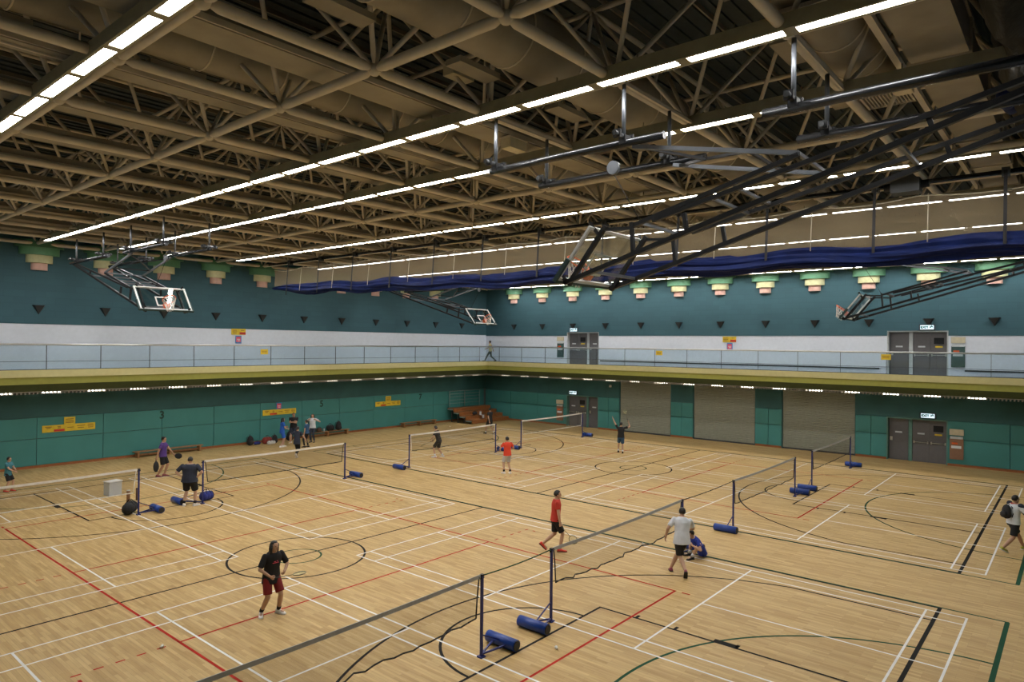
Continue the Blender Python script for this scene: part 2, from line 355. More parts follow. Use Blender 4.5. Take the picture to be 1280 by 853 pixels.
# louvre strip with fins
mb = MB(); mb.boxab((XNE, YE+.36, 3.56), (XE+.36, YE+.40, 3.61)); mb.boxab((XE+.36, YNE, 3.56), (XE+.40, YE+.40, 3.61))
x = -6.0
while x < XE+.36: mb.boxab((x, YE+.36, 3.475), (x+.05, YE+.75, 3.58)); x += .15
y = YNE
while y < YE+.36: mb.boxab((XE+.36, y, 3.475), (XE+.75, y+.05, 3.58)); y += .15
o = mb.build('louvre_fins', M['louvre'], gal); o['kind'] = 'stuff'
n = 0
hous = MB().boxab((-.62, -.07, .0), (.62, .07, .08)).mesh('lamp_housing', M['louvre'])
tub = MB().tube((-.36, 0, -.045), (.36, 0, -.045), .020, 8).mesh('tube', M['striptube'])
xs = [26.8-1.83*k for k in range(17)]
for k, x in enumerate(xs):
    t = thing('strip_light', f'fluorescent strip light under the left gallery edge, {ORD[k+1]} from the corner', 'light', (x, YE+.56, 3.58), 0, 'strip lights under the gallery')
    link('lamp_housing', hous, t); link('tube', tub, t)
for k in range(17):
    t = thing('strip_light', f'fluorescent strip light under the right gallery edge, {ORD[k+1]} from the corner', 'light', (XE+.56, 16.6-1.83*k, 3.58), PI/2, 'strip lights under the gallery')
    link('lamp_housing', hous, t); link('tube', tub, t)

# glass railings
def railing(name, label, p, q, joints, ax):
    t = thing(name, label, 'railing', (*p[:2], ZG))
    P = Vector((p[0], p[1], 0)); Q = Vector((q[0], q[1], 0)); L = (Q-P).length; d = (Q-P)/L
    at = lambda s, z: d*s+Vector((0, 0, z))
    MB().tube(at(0, 1.16), at(L, 1.16), .042, 8).build('handrail', M['steel'], t)
    MB().bar(at(0, .06), at(L, .06), .07, .05).build('base_channel', M['darkmetal'], t)
    MB().bar(at(0, .42), at(L, .42), .02, .02).build('lower_rail', M['darkmetal'], t)
    js = [0]+joints+[L]
    for a, b in zip(js, js[1:]):
        if b-a < .2: continue
        MB().bar(at(a+.012, .60), at(b-.012, .60), .012, 1.05).build('glass_pane', M['glass'], t)
    for j in joints: MB().bar(at(j, .05), at(j, 1.14), .018, .03).build('pane_joint', M['darkmetal'], t)
    return t
jl = sorted([XE-x for x in [-.96+2.135*k for k in range(-4, 14)] if -10.5 < x < XE-.2])
railing('glass_railing', 'glass railing with steel handrail on the left gallery below the teal wall', (XE, YE), (-10.8, YE), jl, 0)
jr = sorted([YE-y for y in [14.78-2.155*k for k in range(-1, 15)] if YNE+.3 < y < YE-.2])
railing('glass_railing', 'glass railing with steel handrail on the right gallery in front of grey doors', (XE, YE), (XE, YNE), jr, 1)
# dark kick rail on the right upper wall
for k, (y0, y1) in enumerate(((9.3, -8.2), (-12.0, -18.5))):
    o = struct(f'trim_{k+1}', MB().boxab((XW-.06, y1, 4.74), (XW, y0, 4.82)).mesh('t', M['darkmetal']))

# ------------------------------------------------------------------ court markings (paint, 2 mm)
def line(mb, a, b, wd, z=.002):
    a, b = Vector((*a, 0)), Vector((*b, 0)); d = (b-a).normalized(); n = Vector((-d.y, d.x, 0))*(wd/2); a -= d*wd/2; b += d*wd/2
    vs = [a+n, a-n, b-n, b+n]; mb.add([(v.x, v.y, z) for v in vs], [(0, 1, 2, 3)])
def rect(mb, x0, y0, x1, y1, wd, z=.002):
    line(mb, (x0, y0), (x1, y0), wd, z); line(mb, (x1, y0), (x1, y1), wd, z); line(mb, (x1, y1), (x0, y1), wd, z); line(mb, (x0, y1), (x0, y0), wd, z)
def arc(mb, c, r, a0, a1, wd, n=48, z=.002):
    pts = []
    for i in range(n+1):
        t = a0+(a1-a0)*i/n; pts.append((c[0]+(r-wd/2)*math.cos(t), c[1]+(r-wd/2)*math.sin(t), z)); pts.append((c[0]+(r+wd/2)*math.cos(t), c[1]+(r+wd/2)*math.sin(t), z))
    mb.add(pts, [(2*i, 2*i+1, 2*i+3, 2*i+2) for i in range(n)])
def up(mb):   # make all faces point up
    fs = []
    for f in mb.f:
        a, b, c = [Vector(mb.v[i]) for i in f[:3]]
        fs.append(f if (b-a).cross(c-a).z > 0 else f[::-1])
    mb.f = fs; return mb
for cx in (0, CX2):
    mb = MB(); rect(mb, cx-7.5, -14, cx+7.5, 14, .06, .003); line(mb, (cx-7.5, 0), (cx+7.5, 0), .06, .003); arc(mb, (cx, 0), 1.8, 0, 2*PI, .06, 64, .003)
    for s in (-1, 1):
        line(mb, (cx-7.5, s*14), (cx+7.5, s*14), .08, .0032)
        line(mb, (cx-2.45, s*8.2), (cx+2.45, s*8.2), .06, .003)
        for t in (-1, 1):
            line(mb, (cx+t*2.45, s*8.2), (cx+t*2.45, s*14), .06, .003)
            for q in (9.1, 10.0, 11.3): line(mb, (cx+t*2.45, s*q), (cx+t*2.58, s*q), .07, .0032)
            line(mb, (cx+t*2.52, s*10.9), (cx+t*2.52, s*11.25), .14, .0032)
        arc(mb, (cx, s*8.2), 1.8, (PI if s > 0 else 0), (2*PI if s > 0 else PI), .06, 32, .003)
        th = math.acos(6.6/6.75)
        a0, a1 = (PI+th, 2*PI-th) if s > 0 else (th, PI-th)
        arc(mb, (cx, s*12.425), 6.75, a0, a1, .06, 64, .003)
        for t in (-1, 1): line(mb, (cx+t*6.6, s*14), (cx+t*6.6, s*(12.425-6.75*math.sin(th))), .06, .003)
    up(mb).build('basketball_lines', M['black_line'], floor)
    mb = MB(); rect(mb, cx-4.5, -9, cx+4.5, 9, .055, .0036)
    for s in (-1, 1):
        line(mb, (cx-4.5, s*3), (cx+4.5, s*3), .055, .0036)
        for t in (-1, 1):
            for k in range(5): line(mb, (cx+t*(4.78+.36*k), s*3), (cx+t*(4.90+.36*k), s*3), .045, .0036)
            line(mb, (cx+t*4.5, s*9.2), (cx+t*4.5, s*9.35), .055, .0036)
            line(mb, (cx+t*6.3, s*3.25), (cx+t*6.3, s*3.3), .055, .0036)
    up(mb).build('volleyball_lines', M['red_line'], floor)
    mb = MB()
    for s in (-1, 1):
        line(mb, (cx-7.5, s*15.23), (cx+7.5, s*15.23), .09, .0026); arc(mb, (cx, s*15.23), 5.0, (PI if s > 0 else 0), (2*PI if s > 0 else PI), .06, 64, .0026)
        for t in (-1, 1): line(mb, (cx+t*7.56, s*15.23), (cx+t*7.56, 0), .06, .0026)
    arc(mb, (cx, 0), .62, 0, 2*PI, .05, 40, .0026)
    up(mb).build('futsal_lines', M['green_line'], floor)
    for sx in (-1, 1):
        for cy in (-7.84, 7.84):
            bx = cx+sx*4.168; mb = MB(); W = .045; z = .0042
            rect(mb, bx-3.05, cy-6.7, bx+3.05, cy+6.7, W, z)
            for t in (-1, 1):
                line(mb, (bx+t*2.59, cy-6.7), (bx+t*2.59, cy+6.7), W, z)
                line(mb, (bx-3.05, cy+t*5.94), (bx+3.05, cy+t*5.94), W, z)
                line(mb, (bx-3.05, cy+t*1.98), (bx+3.05, cy+t*1.98), W, z)
                line(mb, (bx, cy+t*1.98), (bx, cy+t*6.7), W, z)
            up(mb).build('badminton_lines', M['white_line'], floor)

# ------------------------------------------------------------------ space frame roof
ZB, ZT = 10.22, 12.30; BAY = 2.75
nx = [-.95+BAY*i for i in range(-4, 12)]; ny = [-7.80+BAY*j for j in range(-3, 11)]
tx = [x+BAY/2 for x in nx[:-1]]; ty = [y+BAY/2 for y in ny[:-1]]
sf = thing('space_frame', 'beige tubular steel space frame carrying the dark roof deck', 'roof truss', (0, 0, ZB))
def tapered(L, r, n=10):
    mb = MB(); t = min(.22, L*.1)
    rings = []
    for s, rr in ((.06, r*.45), (t, r), (L-t, r), (L-.06, r*.45)):
        rings.append([(s, rr*math.cos(2*PI*i/n), rr*math.sin(2*PI*i/n)) for i in range(n)])
    return mb.loft(rings)
chord_me = tapered(BAY, .083, 12).mesh('bottom_chord', M['truss'])
top_me = tapered(BAY, .055, 8).mesh('top_chord', M['truss'])
DL = math.sqrt(2*(BAY/2)**2+(ZT-ZB)**2); diag_me = tapered(DL, .042, 8).mesh('diagonal_strut', M['truss'])
node_me = MB().ell((0, 0, 0), .11, 10, 6).mesh('node', M['truss']); tnode_me = MB().ell((0, 0, 0), .08, 8, 6).mesh('top_node', M['truss'])
def size_of(a, b):
    qa, qb = proj(a), proj(b)
    if qa is None or qb is None: return 0
    cxm, cym = (qa[0]+qb[0])/2, (qa[1]+qb[1])/2
    if not (-150 < cxm < 1430 and -200 < cym < 900): return 0
    return math.hypot(qa[0]-qb[0], qa[1]-qb[1])
def place_all(items, me, name, limit=300):
    items = sorted(items, key=lambda it: -size_of(it[0], it[1])); rest = MB()
    for k, (a, b) in enumerate(items):
        a, b = Vector(a), Vector(b); d = (b-a).normalized()
        rot = Vector((1, 0, 0)).rotation_difference(d)
        if k < limit:
            o = link(name, me, sf, a-Vector((0, 0, ZB))); o.rotation_euler = rot.to_euler()
        else:
            mv = [tuple(rot @ v.co+a-Vector((0, 0, ZB))) for v in me.vertices]
            rest.add(mv, [tuple(p.vertices) for p in me.polygons], True)
    if rest.v: o = rest.build(name+'s_beyond', me.materials[0], sf); o['kind'] = 'stuff'
it = [((x, y, ZB), (x+BAY, y, ZB)) for x in nx[:-1] for y in ny]+[((x, y, ZB), (x, y+BAY, ZB)) for x in nx for y in ny[:-1]]
place_all(it, chord_me, 'bottom_chord')
it = [((x, y, ZT), (x+BAY, y, ZT)) for x in tx[:-1] for y in ty]+[((x, y, ZT), (x, y+BAY, ZT)) for x in tx for y in ty[:-1]]
place_all(it, top_me, 'top_chord')
it = [((x+sx*BAY/2, y+sy*BAY/2, ZB), (x, y, ZT)) for x in tx for y in ty for sx in (-1, 1) for sy in (-1, 1)]
place_all(it, diag_me, 'diagonal_strut')
place_all([((x, y, ZB), (x+.2, y, ZB)) for x in nx for y in ny], node_me, 'node')
place_all([((x, y, ZT), (x+.2, y, ZT)) for x in tx for y in ty], tnode_me, 'top_node')
for y in ty:
    MB().boxab((nx[0], y-.02, ZD-.05-.10-ZB), (nx[-1], y+.02, ZD-.05-ZB)).build('purlin', M['purlin'], sf)
    MB().boxab((nx[0], y+BAY/2-.02, ZD-.05-.10-ZB), (nx[-1], y+BAY/2+.02, ZD-.05-ZB)).build('purlin', M['purlin'], sf)
for x in tx: MB().tube((x, ty[0], ZT-ZB), (x, ty[0], ZD-.15-ZB), .03, 6).build('purlin_post', M['truss'], sf)

JS = MB().boxab((-.03, -.24, -.012), (.03, .24, 0)).mesh('joint_strip', M['truss'])
# ceiling boxes (long troughs) along the bays
for j, y in enumerate(ny[:-1]):
    if y < -8.5: continue
    mb = MB(); x0, x1 = -12.4, 29.3; yc = y+1.38; z = 10.46
    hw = .34 if y < -7 else .21
    mb.boxab((x0, yc-hw, z), (x1, yc+hw, z+.26))
    t = thing('ceiling_trough', f'long beige boxed trough between the roof chords, {ORD[13-j]} from the left wall', 'duct', (0, 0, 0))
    mb.build('trough_body', M['truss2'], t)
    MB().boxab((x0, yc-hw-.07, z), (x1, yc-hw-.05, z+.10)).boxab((x0, yc-hw-.05, z+.08), (x1, yc-hw, z+.10)).build('side_lip', M['truss'], t)
    for x in nx[::2]: link('joint_strip', JS, t, (x, yc, z))
# round ducts
def round_duct(y, z, r, x0, x1, label):
    t = thing('round_air_duct', label, 'duct', (0, 0, 0)); n = 28; seg = 1.45; x = x0; sf_ = []
    while x < x1-.1:
        e = min(x+seg, x1)
        MB().tube((x, y, z), (e, y, z), r, n, cap=(x == x0 or e == x1)).build('duct_section', M['truss2'], t)
        MB().ring((e, y, z), (1, 0, 0), r+.005, .018, n, 5).build('duct_joint', M['truss'], t); x = e
    x = x0+1
    while x < x1:
        MB().boxab((x, y+r*.75, z-r*1.05), (x+1.0, y+r*.75+.35, z-r*1.05+.10)).build('side_outlet', M['truss2'], t); x += 2.75
round_duct(-8.95, 11.15, .56, -9.0, 29.0, 'fat round beige air duct crossing the upper middle of the roof')
round_duct(-4.20, 11.30, .50, -12.0, 29.0, 'round beige air duct behind the long trough near the first lamp row')
round_duct(-13.35, 11.15, .50, -9.0, 3.4, 'short round beige air duct with a closed end beside the wide flat duct')
t = thing('flat_air_duct', 'wide flat beige air duct at the upper right beside the black netting', 'duct', (0, 0, 0))
for k in range(12):
    x = -6+2.75*k
    MB().boxab((x, -15.05, 10.55), (x+2.74, -14.25, 11.05)).build('duct_section', M['truss2'], t)
    MB().boxab((x-.02, -15.09, 10.52), (x+.02, -14.21, 11.08)).build('duct_flange', M['truss'], t)
MB().boxab((-6, -14.13, 10.55), (27, -14.03, 10.65)).build('edge_angle', M['truss'], t)
def grille(x, y, z, label):
    t = thing('air_grille', label, 'vent', (x, y, z))
    mb = MB(); mb.boxab((-.42, -.42, 0), (.42, -.38, .06)); mb.boxab((-.42, .38, 0), (.42, .42, .06)); mb.boxab((-.42, -.38, 0), (-.38, .38, .06)); mb.boxab((.38, -.38, 0), (.42, .38, .06)); mb.build('grille_frame', M['truss'], t)
    sl = MB().boxab((-.38, -.012, .01), (.38, .012, .05)).mesh('slat', M['truss'])
    for k in range(12): link('slat', sl, t, (0, -.33+.06*k, 0))
    MB().boxab((-.38, -.38, .055), (.38, .38, .06)).build('backing', M['grille'], t)
grille(-.4, -13.4, 10.56, 'square slatted air grille under the short round duct, nearer one')
grille(4.3, -13.5, 10.72, 'square slatted air grille under the short round duct, farther one')
# frames hanging near the roof
t = thing('hatch_frame', 'open rectangular beige steel frame hung below the ducts at upper left', 'frame', (0, 0, 0))
for a, b in (((-7.9, -4.6, 10.45), (-6.7, -4.6, 10.45)), ((-7.9, -3.7, 10.45), (-6.7, -3.7, 10.45)), ((-7.9, -4.6, 10.45), (-7.9, -3.7, 10.45)), ((-6.7, -4.6, 10.45), (-6.7, -3.7, 10.45))):
    MB().bar(a, b, .05, .05).build('frame_bar', M['truss'], t)
for x in (-7.9, -6.7): MB().bar((x, -4.15, 10.47), (x, -4.15, 10.8), .02, .02).build('hanger', M['truss'], t)
# small cream boxes among the trusses
for k, (x, y, z, lb) in enumerate(((1.0, -6.75, 10.20, 'small cream junction box beside the round duct in mid roof'), (2.9, -14.0, 10.4, 'small pale box at the end of the short round duct'), (-1.3, -7.3, 10.95, 'cream box above the round duct between struts'))):
    t = thing('junction_box', lb, 'box', (x, y, z)); MB().boxab((-.28, -.14, -.02), (.28, .14, .2)).build('box_body', M['beigebox'], t); MB().boxab((-.3, -.16, .2), (.3, .16, .23)).build('box_lid', M['truss'], t)
# black netting bundle along the near roof edge
def bundle(mb, pts, rfun, n=14, seed=1, rough=.25):
    rnd = random.Random(seed); rings = []
    for k, p in enumerate(pts):
        p = Vector(p); a = Vector(pts[min(k+1, len(pts)-1)])-Vector(pts[max(k-1, 0)]); a.normalize()
        x = a.cross(Vector((0, 0, 1))).normalized(); y = x.cross(a); rx, rz = rfun(k/(len(pts)-1)); R = []
        for i in range(n):
            t = 2*PI*i/n; q = 1+rough*(rnd.random()-.5); R.append(p+x*(rx*q*math.cos(t))+y*(rz*q*math.sin(t)))
        rings.append(R)
    return mb.loft(rings)
blob_later = []
t = thing('netting_bundle', 'bundled black safety netting hung along the roof edge at upper right', 'net', (0, 0, 0))
bundle(MB(), [(-8+.45*k, -15.75, 10.55+.06*math.sin(k*1.3)) for k in range(80)], lambda s: (.33, .55), 14, 5, .5).build('netting', M['drape'], t)
b = MB(); b.ell((3.75, -15.42, 10.16), (.42, .16, .17)); b.ell((4.3, -15.45, 10.2), (.4, .14, .15)); blob_later.append((b, t))
MB().tube((-9, -15.75, 11.15), (28, -15.75, 11.15), .05, 8).build('carrier_pipe', M['pipe'], t)

# ------------------------------------------------------------------ ceiling lights
LX = [(-6.74, 'nearest row at upper left'), (-1.18, 'second row over the near court'), (1.80, 'third row beside the black pipes'), (7.40, 'row just before the blue curtain'), (12.3, 'first row beyond the blue curtain'), (17.8, 'second row beyond the blue curtain'), (23.1, 'unseen third row added beyond the blue curtain'), (28.45, 'row above the right wall sconces')]  # third row beyond the curtain is out of sight, added for its light
UL = 1.553; ZL = 10.10
lh = MB(); lh.boxab((-.14, -UL/2, .02), (-.09, UL/2, .20)); lh.boxab((.09, -UL/2, .02), (.14, UL/2, .20)); lh.boxab((-.14, -UL/2, .20), (.14, UL/2, .23)); lh.boxab((-.09, -UL/2, 0.02), (.09, -UL/2+.085, .2)); lh.boxab((-.09, UL/2-.085, .02), (.09, UL/2, .2))
lh_me = lh.mesh('lamp_housing', M['housing']); ld_me = MB().boxab((-.086, -UL/2+.09, .028), (.086, UL/2-.09, .05)).mesh('diffuser', M['tube'])
hang_me = MB().tube((0, 0, .23), (0, 0, .36), .012, 6).mesh('hanger', M['housing'])
for x, row in LX:
    for k in range(22):
        y = 17.64-UL*(k+.5)
        if (x < -6 and y < -9.5) or (x < 0 and y < -15.5): continue
        t = thing('fluorescent_light', f'fluorescent ceiling light, {ORD[k+1]} from the left wall, {row}', 'light', (x, y, ZL-.02), 0, 'ceiling fluorescent lights')
        link('lamp_housing', lh_me, t); link('diffuser', ld_me, t); link('hanger', hang_me, t)

# ------------------------------------------------------------------ wall sconces and triangles
def half(mb, r, z0, z1, dep=.62, n=16, r1=None):
    r1 = r1 or r; R0 = []; R1 = []
    for i in range(n+1):
        t = PI*i/n; R0.append((r1*math.cos(t), -r1*dep*math.sin(t), z0)); R1.append((r*math.cos(t), -r*dep*math.sin(t), z1))
    mb.loft([R0, R1], closed=True, cap=True, sm=False); return mb
sc0 = None
def sconce(loc, rz, label):
    global sc0
    if sc0 is None:
        t = thing('wall_sconce', label, 'sconce', loc, rz, 'stepped wall sconces')
        half(MB(), .98, 1.02, 1.34, .5).build('top_ring', M['sc_dgreen'], t); half(MB(), .80, .68, 1.02, .56).build('green_ring', M['sc_green'], t)
        half(MB(), .53, .32, .68).build('cream_ring', M['sc_cream'], t); half(MB(), .33, 0, .32).build('pink_drum', M['sc_pink'], t); sc0 = t
    else: dup(sc0, loc, rz, label)
for k in range(11):
    x = -.75+2.75*k
    if k == 10: continue
    sconce((x, YW-.02, 9.04), 0, f'green, cream and pink stepped sconce high on left wall, {ORD[k+1]} from left edge')
for k in range(12):
    sconce((XW-.02, 17.2-2.762*k, 9.04), -PI/2, f'green, cream and pink stepped sconce high on right wall, {ORD[k+1]} from the corner')
tri_me = MB().add([(-.26, 0, .3), (.26, 0, .3), (0, 0, -.12), (-.2, -.16, .3), (.2, -.16, .3), (0, -.05, -.10)], [(0, 1, 4, 3), (0, 3, 5, 2), (1, 2, 5, 4), (3, 4, 5), (0, 2, 1)]).mesh('wedge', M['tri'])
for k in range(11):
    x = -.75+2.76*k
    tag(link('wall_wedge', tri_me, None, (x, YW-.02, 7.24-.1)), f'black triangular wedge on the left teal wall, {ORD[k+1]} from left edge', 'wall fitting', 'black wall wedges')
for k in range(12):
    o = tag(link('wall_wedge', tri_me, None, (XW-.02, 17.16-2.76*k, 7.2-.1), -PI/2), f'black triangular wedge on the right teal wall, {ORD[k+1]} from the corner', 'wall fitting', 'black wall wedges')

# ------------------------------------------------------------------ ceiling hung basketball backstops (near geometry, local to (0,-12.9,9.2))
OB = Vector((0, -12.9, 9.2))
def make_backstop(loc, label):
    t = thing('basketball_backstop', label, 'basketball hoop', loc, 0, 'folding ceiling backstops')
    L = lambda x, y, z: Vector((x, y, z))-OB
    for s in (-1, 1):
        MB().tube(L(s*.77, -7.7, 9.2), L(s*.77, -11.37, 9.2), .062, 12).build('beam_pipe', M['pipe'], t)
        MB().tube(L(s*.77, -12.92, 9.2), L(s*.77, -17.2, 9.2), .068, 12).build('beam_pipe', M['pipe'], t)
        for y in (-7.85, -10.65, -13.35, -16.4):
            p = MB().tube(L(s*.80, y, 9.3), L(s*.80, y, 10.16), .035, 8).build('hanger_post', M['bluegrey'], t)
            if s > 0: MB().bar(L(-1.15, y, 10.18), L(2.0, y, 10.18), .05, .05).build('hanger_beam', M['truss'], t)
            MB().tube(L(s*.80-.30, y, 9.30), L(s*.80+.30, y, 9.30), .045, 8).build('cross_pipe', M['darkmetal'], t)
            MB().box(L(s*.78, y, 9.25), (.16, .12, .14)).build('clamp', M['black'], t)
            for q in (-.2, .2): MB().box(L(s*.80+q, y, 9.31), (.05, .13, .13)).build('clamp', M['black'], t)
        MB().bar(L(s*.75, -9.45, 6.96), L(s*.75, -16.9, 9.14), .075, .075).build('mast_tube', M['black'], t)
        MB().bar(L(s*.72, -11.15, 7.88), L(s*.75, -16.7, 9.16), .065, .065).build('upper_tube', M['black'], t)
        MB().bar(L(s*.72, -10.78, 9.13), L(s*.72, -13.4, 8.57), .065, .065).build('brace_upper_arm', M['bluegrey'], t)
        MB().bar(L(s*.72, -13.4, 8.55), L(s*.72, -10.75, 7.82), .065, .065).build('brace_lower_arm', M['black'], t)
        for ym, zt in ((-10.82, .48), (-11.75, .25), (-15.0, .12)):
            zm = 6.96+(-9.45-ym)*.2926; MB().bar(L(s*.745, ym, zm), L(s*.73, ym+.05, zm+zt+.05), .06, .06).build('link_post', M['black'], t)
        upv = Vector((0, -.62, .785)); nv = Vector((0, .785, .62)); b = L(s*.70, -9.50, 6.93)
        MB().bar(b, b+upv*1.22, .07, .07).build('board_upright', M['black'], t)
        MB().bar(b+upv*1.02, b+upv*1.13+nv*.22+Vector((s*.15, 0, 0)), .045, .045).build('board_strut', M['black'], t)
        MB().bar(b+upv*.05, b+upv*.05+nv*.20+Vector((s*.15, 0, 0)), .06, .06).build('board_strut', M['black'], t)
        MB().bar(b+upv*1.15, L(s*.72, -10.75, 7.80), .05, .05).build('board_strut', M['black'], t)
    for (y, z) in ((-10.9, 7.87), (-12.15, 8.10), (-12.5, 8.22), (-13.4, 8.56), (-14.6, 8.52), (-10.0, 7.13)):
        MB().bar(L(-.74, y, z), L(.74, y, z), .05, .05).build('cross_bar', M['bluegrey'], t)
    z = MB()
    for a, b in zip([(-.72, -10.9, 9.1), (.0, -11.7, 8.93), (.72, -10.9, 9.1)], [(.0, -11.7, 8.93), (.72, -10.9, 9.1), (.72, -12.6, 8.75)]): z.bar(L(*a), L(*b), .045, .045)
    z.bar(L(-.72, -12.7, 8.72), L(0, -11.75, 8.93), .045, .045); z.bar(L(-.72, -12.7, 8.72), L(.72, -12.7, 8.72), .045, .045)
    z.build('brace_lattice', M['black'], t)
    w_ = MB(); w_.tube(L(-.25, -10.1, 9.0), L(-.19, -10.1, 9.0), .12, 16); w_.build('winch_wheel', M['bluegrey'], t)
    MB().tube(L(-.22, -10.1, 8.9), L(-.1, -10.65, 7.9), .008, 5).build('cable', M['blackcord'], t)
    # board in its own frame: u along x, v along upv
    upv = Vector((0, -.62, .785)); nv = Vector((0, .785, .62)); B0 = L(0, -9.42, 7.03)
    def P(u, v, n): return B0+Vector((u, 0, 0))+upv*v+nv*n
    def slab(mb, u0, v0, u1, v1, n0, n1):
        vs = [P(u, v, n) for n in (n0, n1) for (u, v) in ((u0, v0), (u1, v0), (u1, v1), (u0, v1))]
        return mb.add(vs, [(3, 2, 1, 0), (4, 5, 6, 7), (0, 1, 5, 4), (1, 2, 6, 5), (2, 3, 7, 6), (3, 0, 4, 7)])
    bd = slab(MB(), -.90, 0, .90, 1.05, -.008, .008).build('backboard_glass', M['clear'], t)
    f = MB(); slab(f, -.93, -.03, .93, .03, -.025, .02); slab(f, -.93, 1.02, .93, 1.07, -.025, .02); slab(f, -.93, .03, -.87, 1.02, -.025, .02); slab(f, .87, .03, .93, 1.02, -.025, .02)
    f.build('board_frame', M['frame'], t)
    f = MB(); slab(f, -.97, -.07, .97, -.03, -.04, .035); slab(f, -.98, -.07, -.93, .40, -.04, .035); slab(f, .93, -.07, .98, .40, -.04, .035); f.build('edge_padding', M['padding'], t)
    f = MB(); q = .0085; slab(f, -.295, .15, -.245, .60, q, q+.004); slab(f, .245, .15, .295, .60, q, q+.004); slab(f, -.295, .55, .295, .60, q, q+.004); slab(f, -.295, .15, .295, .20, q, q+.004); f.build('target_square', M['frame'], t)
    slab(MB(), -.10, .04, .10, .20, .01, .15).build('rim_bracket', M['orange'], t)
    rc = P(0, .17, .38); rim = MB().ring(rc, upv, .228, .014, 28, 6).build('rim', M['orange'], t)
    nt = MB(); N = 12; rr = [.222, .20, .165, .135, .125]; hh = [0, .10, .2, .3, .4]; dn = (-upv*.55+Vector((0, 0, -.83))).normalized()
    xx = Vector((1, 0, 0)); yy = upv.cross(xx)
    def NP(k, i): a = 2*PI*(i+.5*(k % 2))/N; return rc+dn*hh[k]+xx*(rr[k]*math.cos(a))+yy*(rr[k]*math.sin(a))
    for k in range(4):
        for i in range(N):
            nt.tube(NP(k, i), NP(k+1, i), .006, 4, cap=False); nt.tube(NP(k, i), NP(k+1, i-1 if k % 2 == 0 else i+1), .006, 4, cap=False)
    nt.build('hoop_net', M['netcord'], t)
    return t
BX = -.03
bs = make_backstop((BX, OB.y, OB.z), 'black ceiling backstop folded up, large in upper right foreground')
dup(bs, (CX2-.05, OB.y, OB.z), 0, 'black folded backstop above the right shutters and doors, beyond the curtain')
dup(bs, (BX+.45, -OB.y, OB.z), PI, 'black folded backstop by the left wall, glass board facing us')
dup(bs, (CX2-.3, -OB.y, OB.z), PI, 'black folded backstop near the far corner, beyond the curtain')

# ------------------------------------------------------------------ divider curtain
t = thing('divider_curtain', 'raised blue divider curtain with brown netting hung across the hall', 'curtain', (9.07, 0, 8.6))
pts = []; N = 90
for k in range(N+1):
    y = 16.75-34.2*k/N; s = k/N
    zc = 8.72-.40*min(1, s*2.2)+.05*math.sin(k*.55)+(.18*max(0, (s-.75)/.25))*.0
    pts.append((0, y, zc-8.6))
def rf(s):
    e = min(1, s*14); return (.12+.06*e, .05+.20*e)
rnd = random.Random(3); NA = 30; ph = [rnd.uniform(0, 6.28) for _ in range(5)]; rings = []
for k, p in enumerate(pts):
    rx, rz = rf(k/N); R = []
    for i in range(NA):
        a = 2*PI*i/NA; q = 1+.16*math.sin(5*a+ph[0]+.10*k)+.12*math.sin(9*a+ph[1]-.23*k)+.07*math.sin(.8*k+ph[2]+2*a)+rnd.uniform(-.05, .05)
        R.append((rx*q*math.cos(a), p[1]+rnd.uniform(-.03, .03), p[2]+rz*q*math.sin(a)))
    rings.append(R)
MB().loft(rings, sm=False).build('blue_vinyl', M['curtain'], t)
mb = MB(); rows = []
for k in range(N+1):
    y = 16.75-34.2*k/N; zt = 9.72-8.6-.12*math.sin(PI*((k % 7.2)/7.2)); zb = pts[k][2]+.12; b = .10*math.sin(k*.9)
    rows.append([(b*.2, y, zt), (b+.05, y, zt*.6+zb*.4), (b*.6, y, zb)])
mb.loft(rows, closed=False, cap=False); mb.build('netting', M['mesh'], t)
mb = MB(); mb.path([(r[0][0], r[0][1], r[0][2]) for r in rows], .018, 5); mb.build('netting_hem', M['cord'], t)
MB().tube((0, 17.3, 1.42), (0, -17.6, 1.42), .045, 8).build('lift_pipe', M['pipe'], t)
MB().tube((.25, 17.3, 1.52), (.25, -17.6, 1.52), .03, 8).build('lift_pipe', M['pipe'], t)
for k in range(13):
    y = 15.2-2.75*k
    MB().bar((-.12, y, 1.45), (-.24, y, -.28), .07, .012).build('strap', M['strap'], t)
    c = MB(); c.box((0, y, 1.42), (.22, .16, .22)); c.build('pulley', M['darkmetal'], t)
    MB().tube((-.1, y-1.2, 1.12), (-.22, y-1.2, -.1), .014, 5).build('lift_cord', M['cord'], t)
t = thing('curtain_motor', 'dark winch motor box hanging above the curtain netting at right', 'motor', (9.07, -13.0, 9.9))
MB().boxab((-.25, -.32, -.1), (.25, .32, .42)).build('motor_body', M['darkmetal'], t); MB().tube((0, -.5, .1), (0, .5, .1), .1, 12).build('winch_drum', M['black'], t)

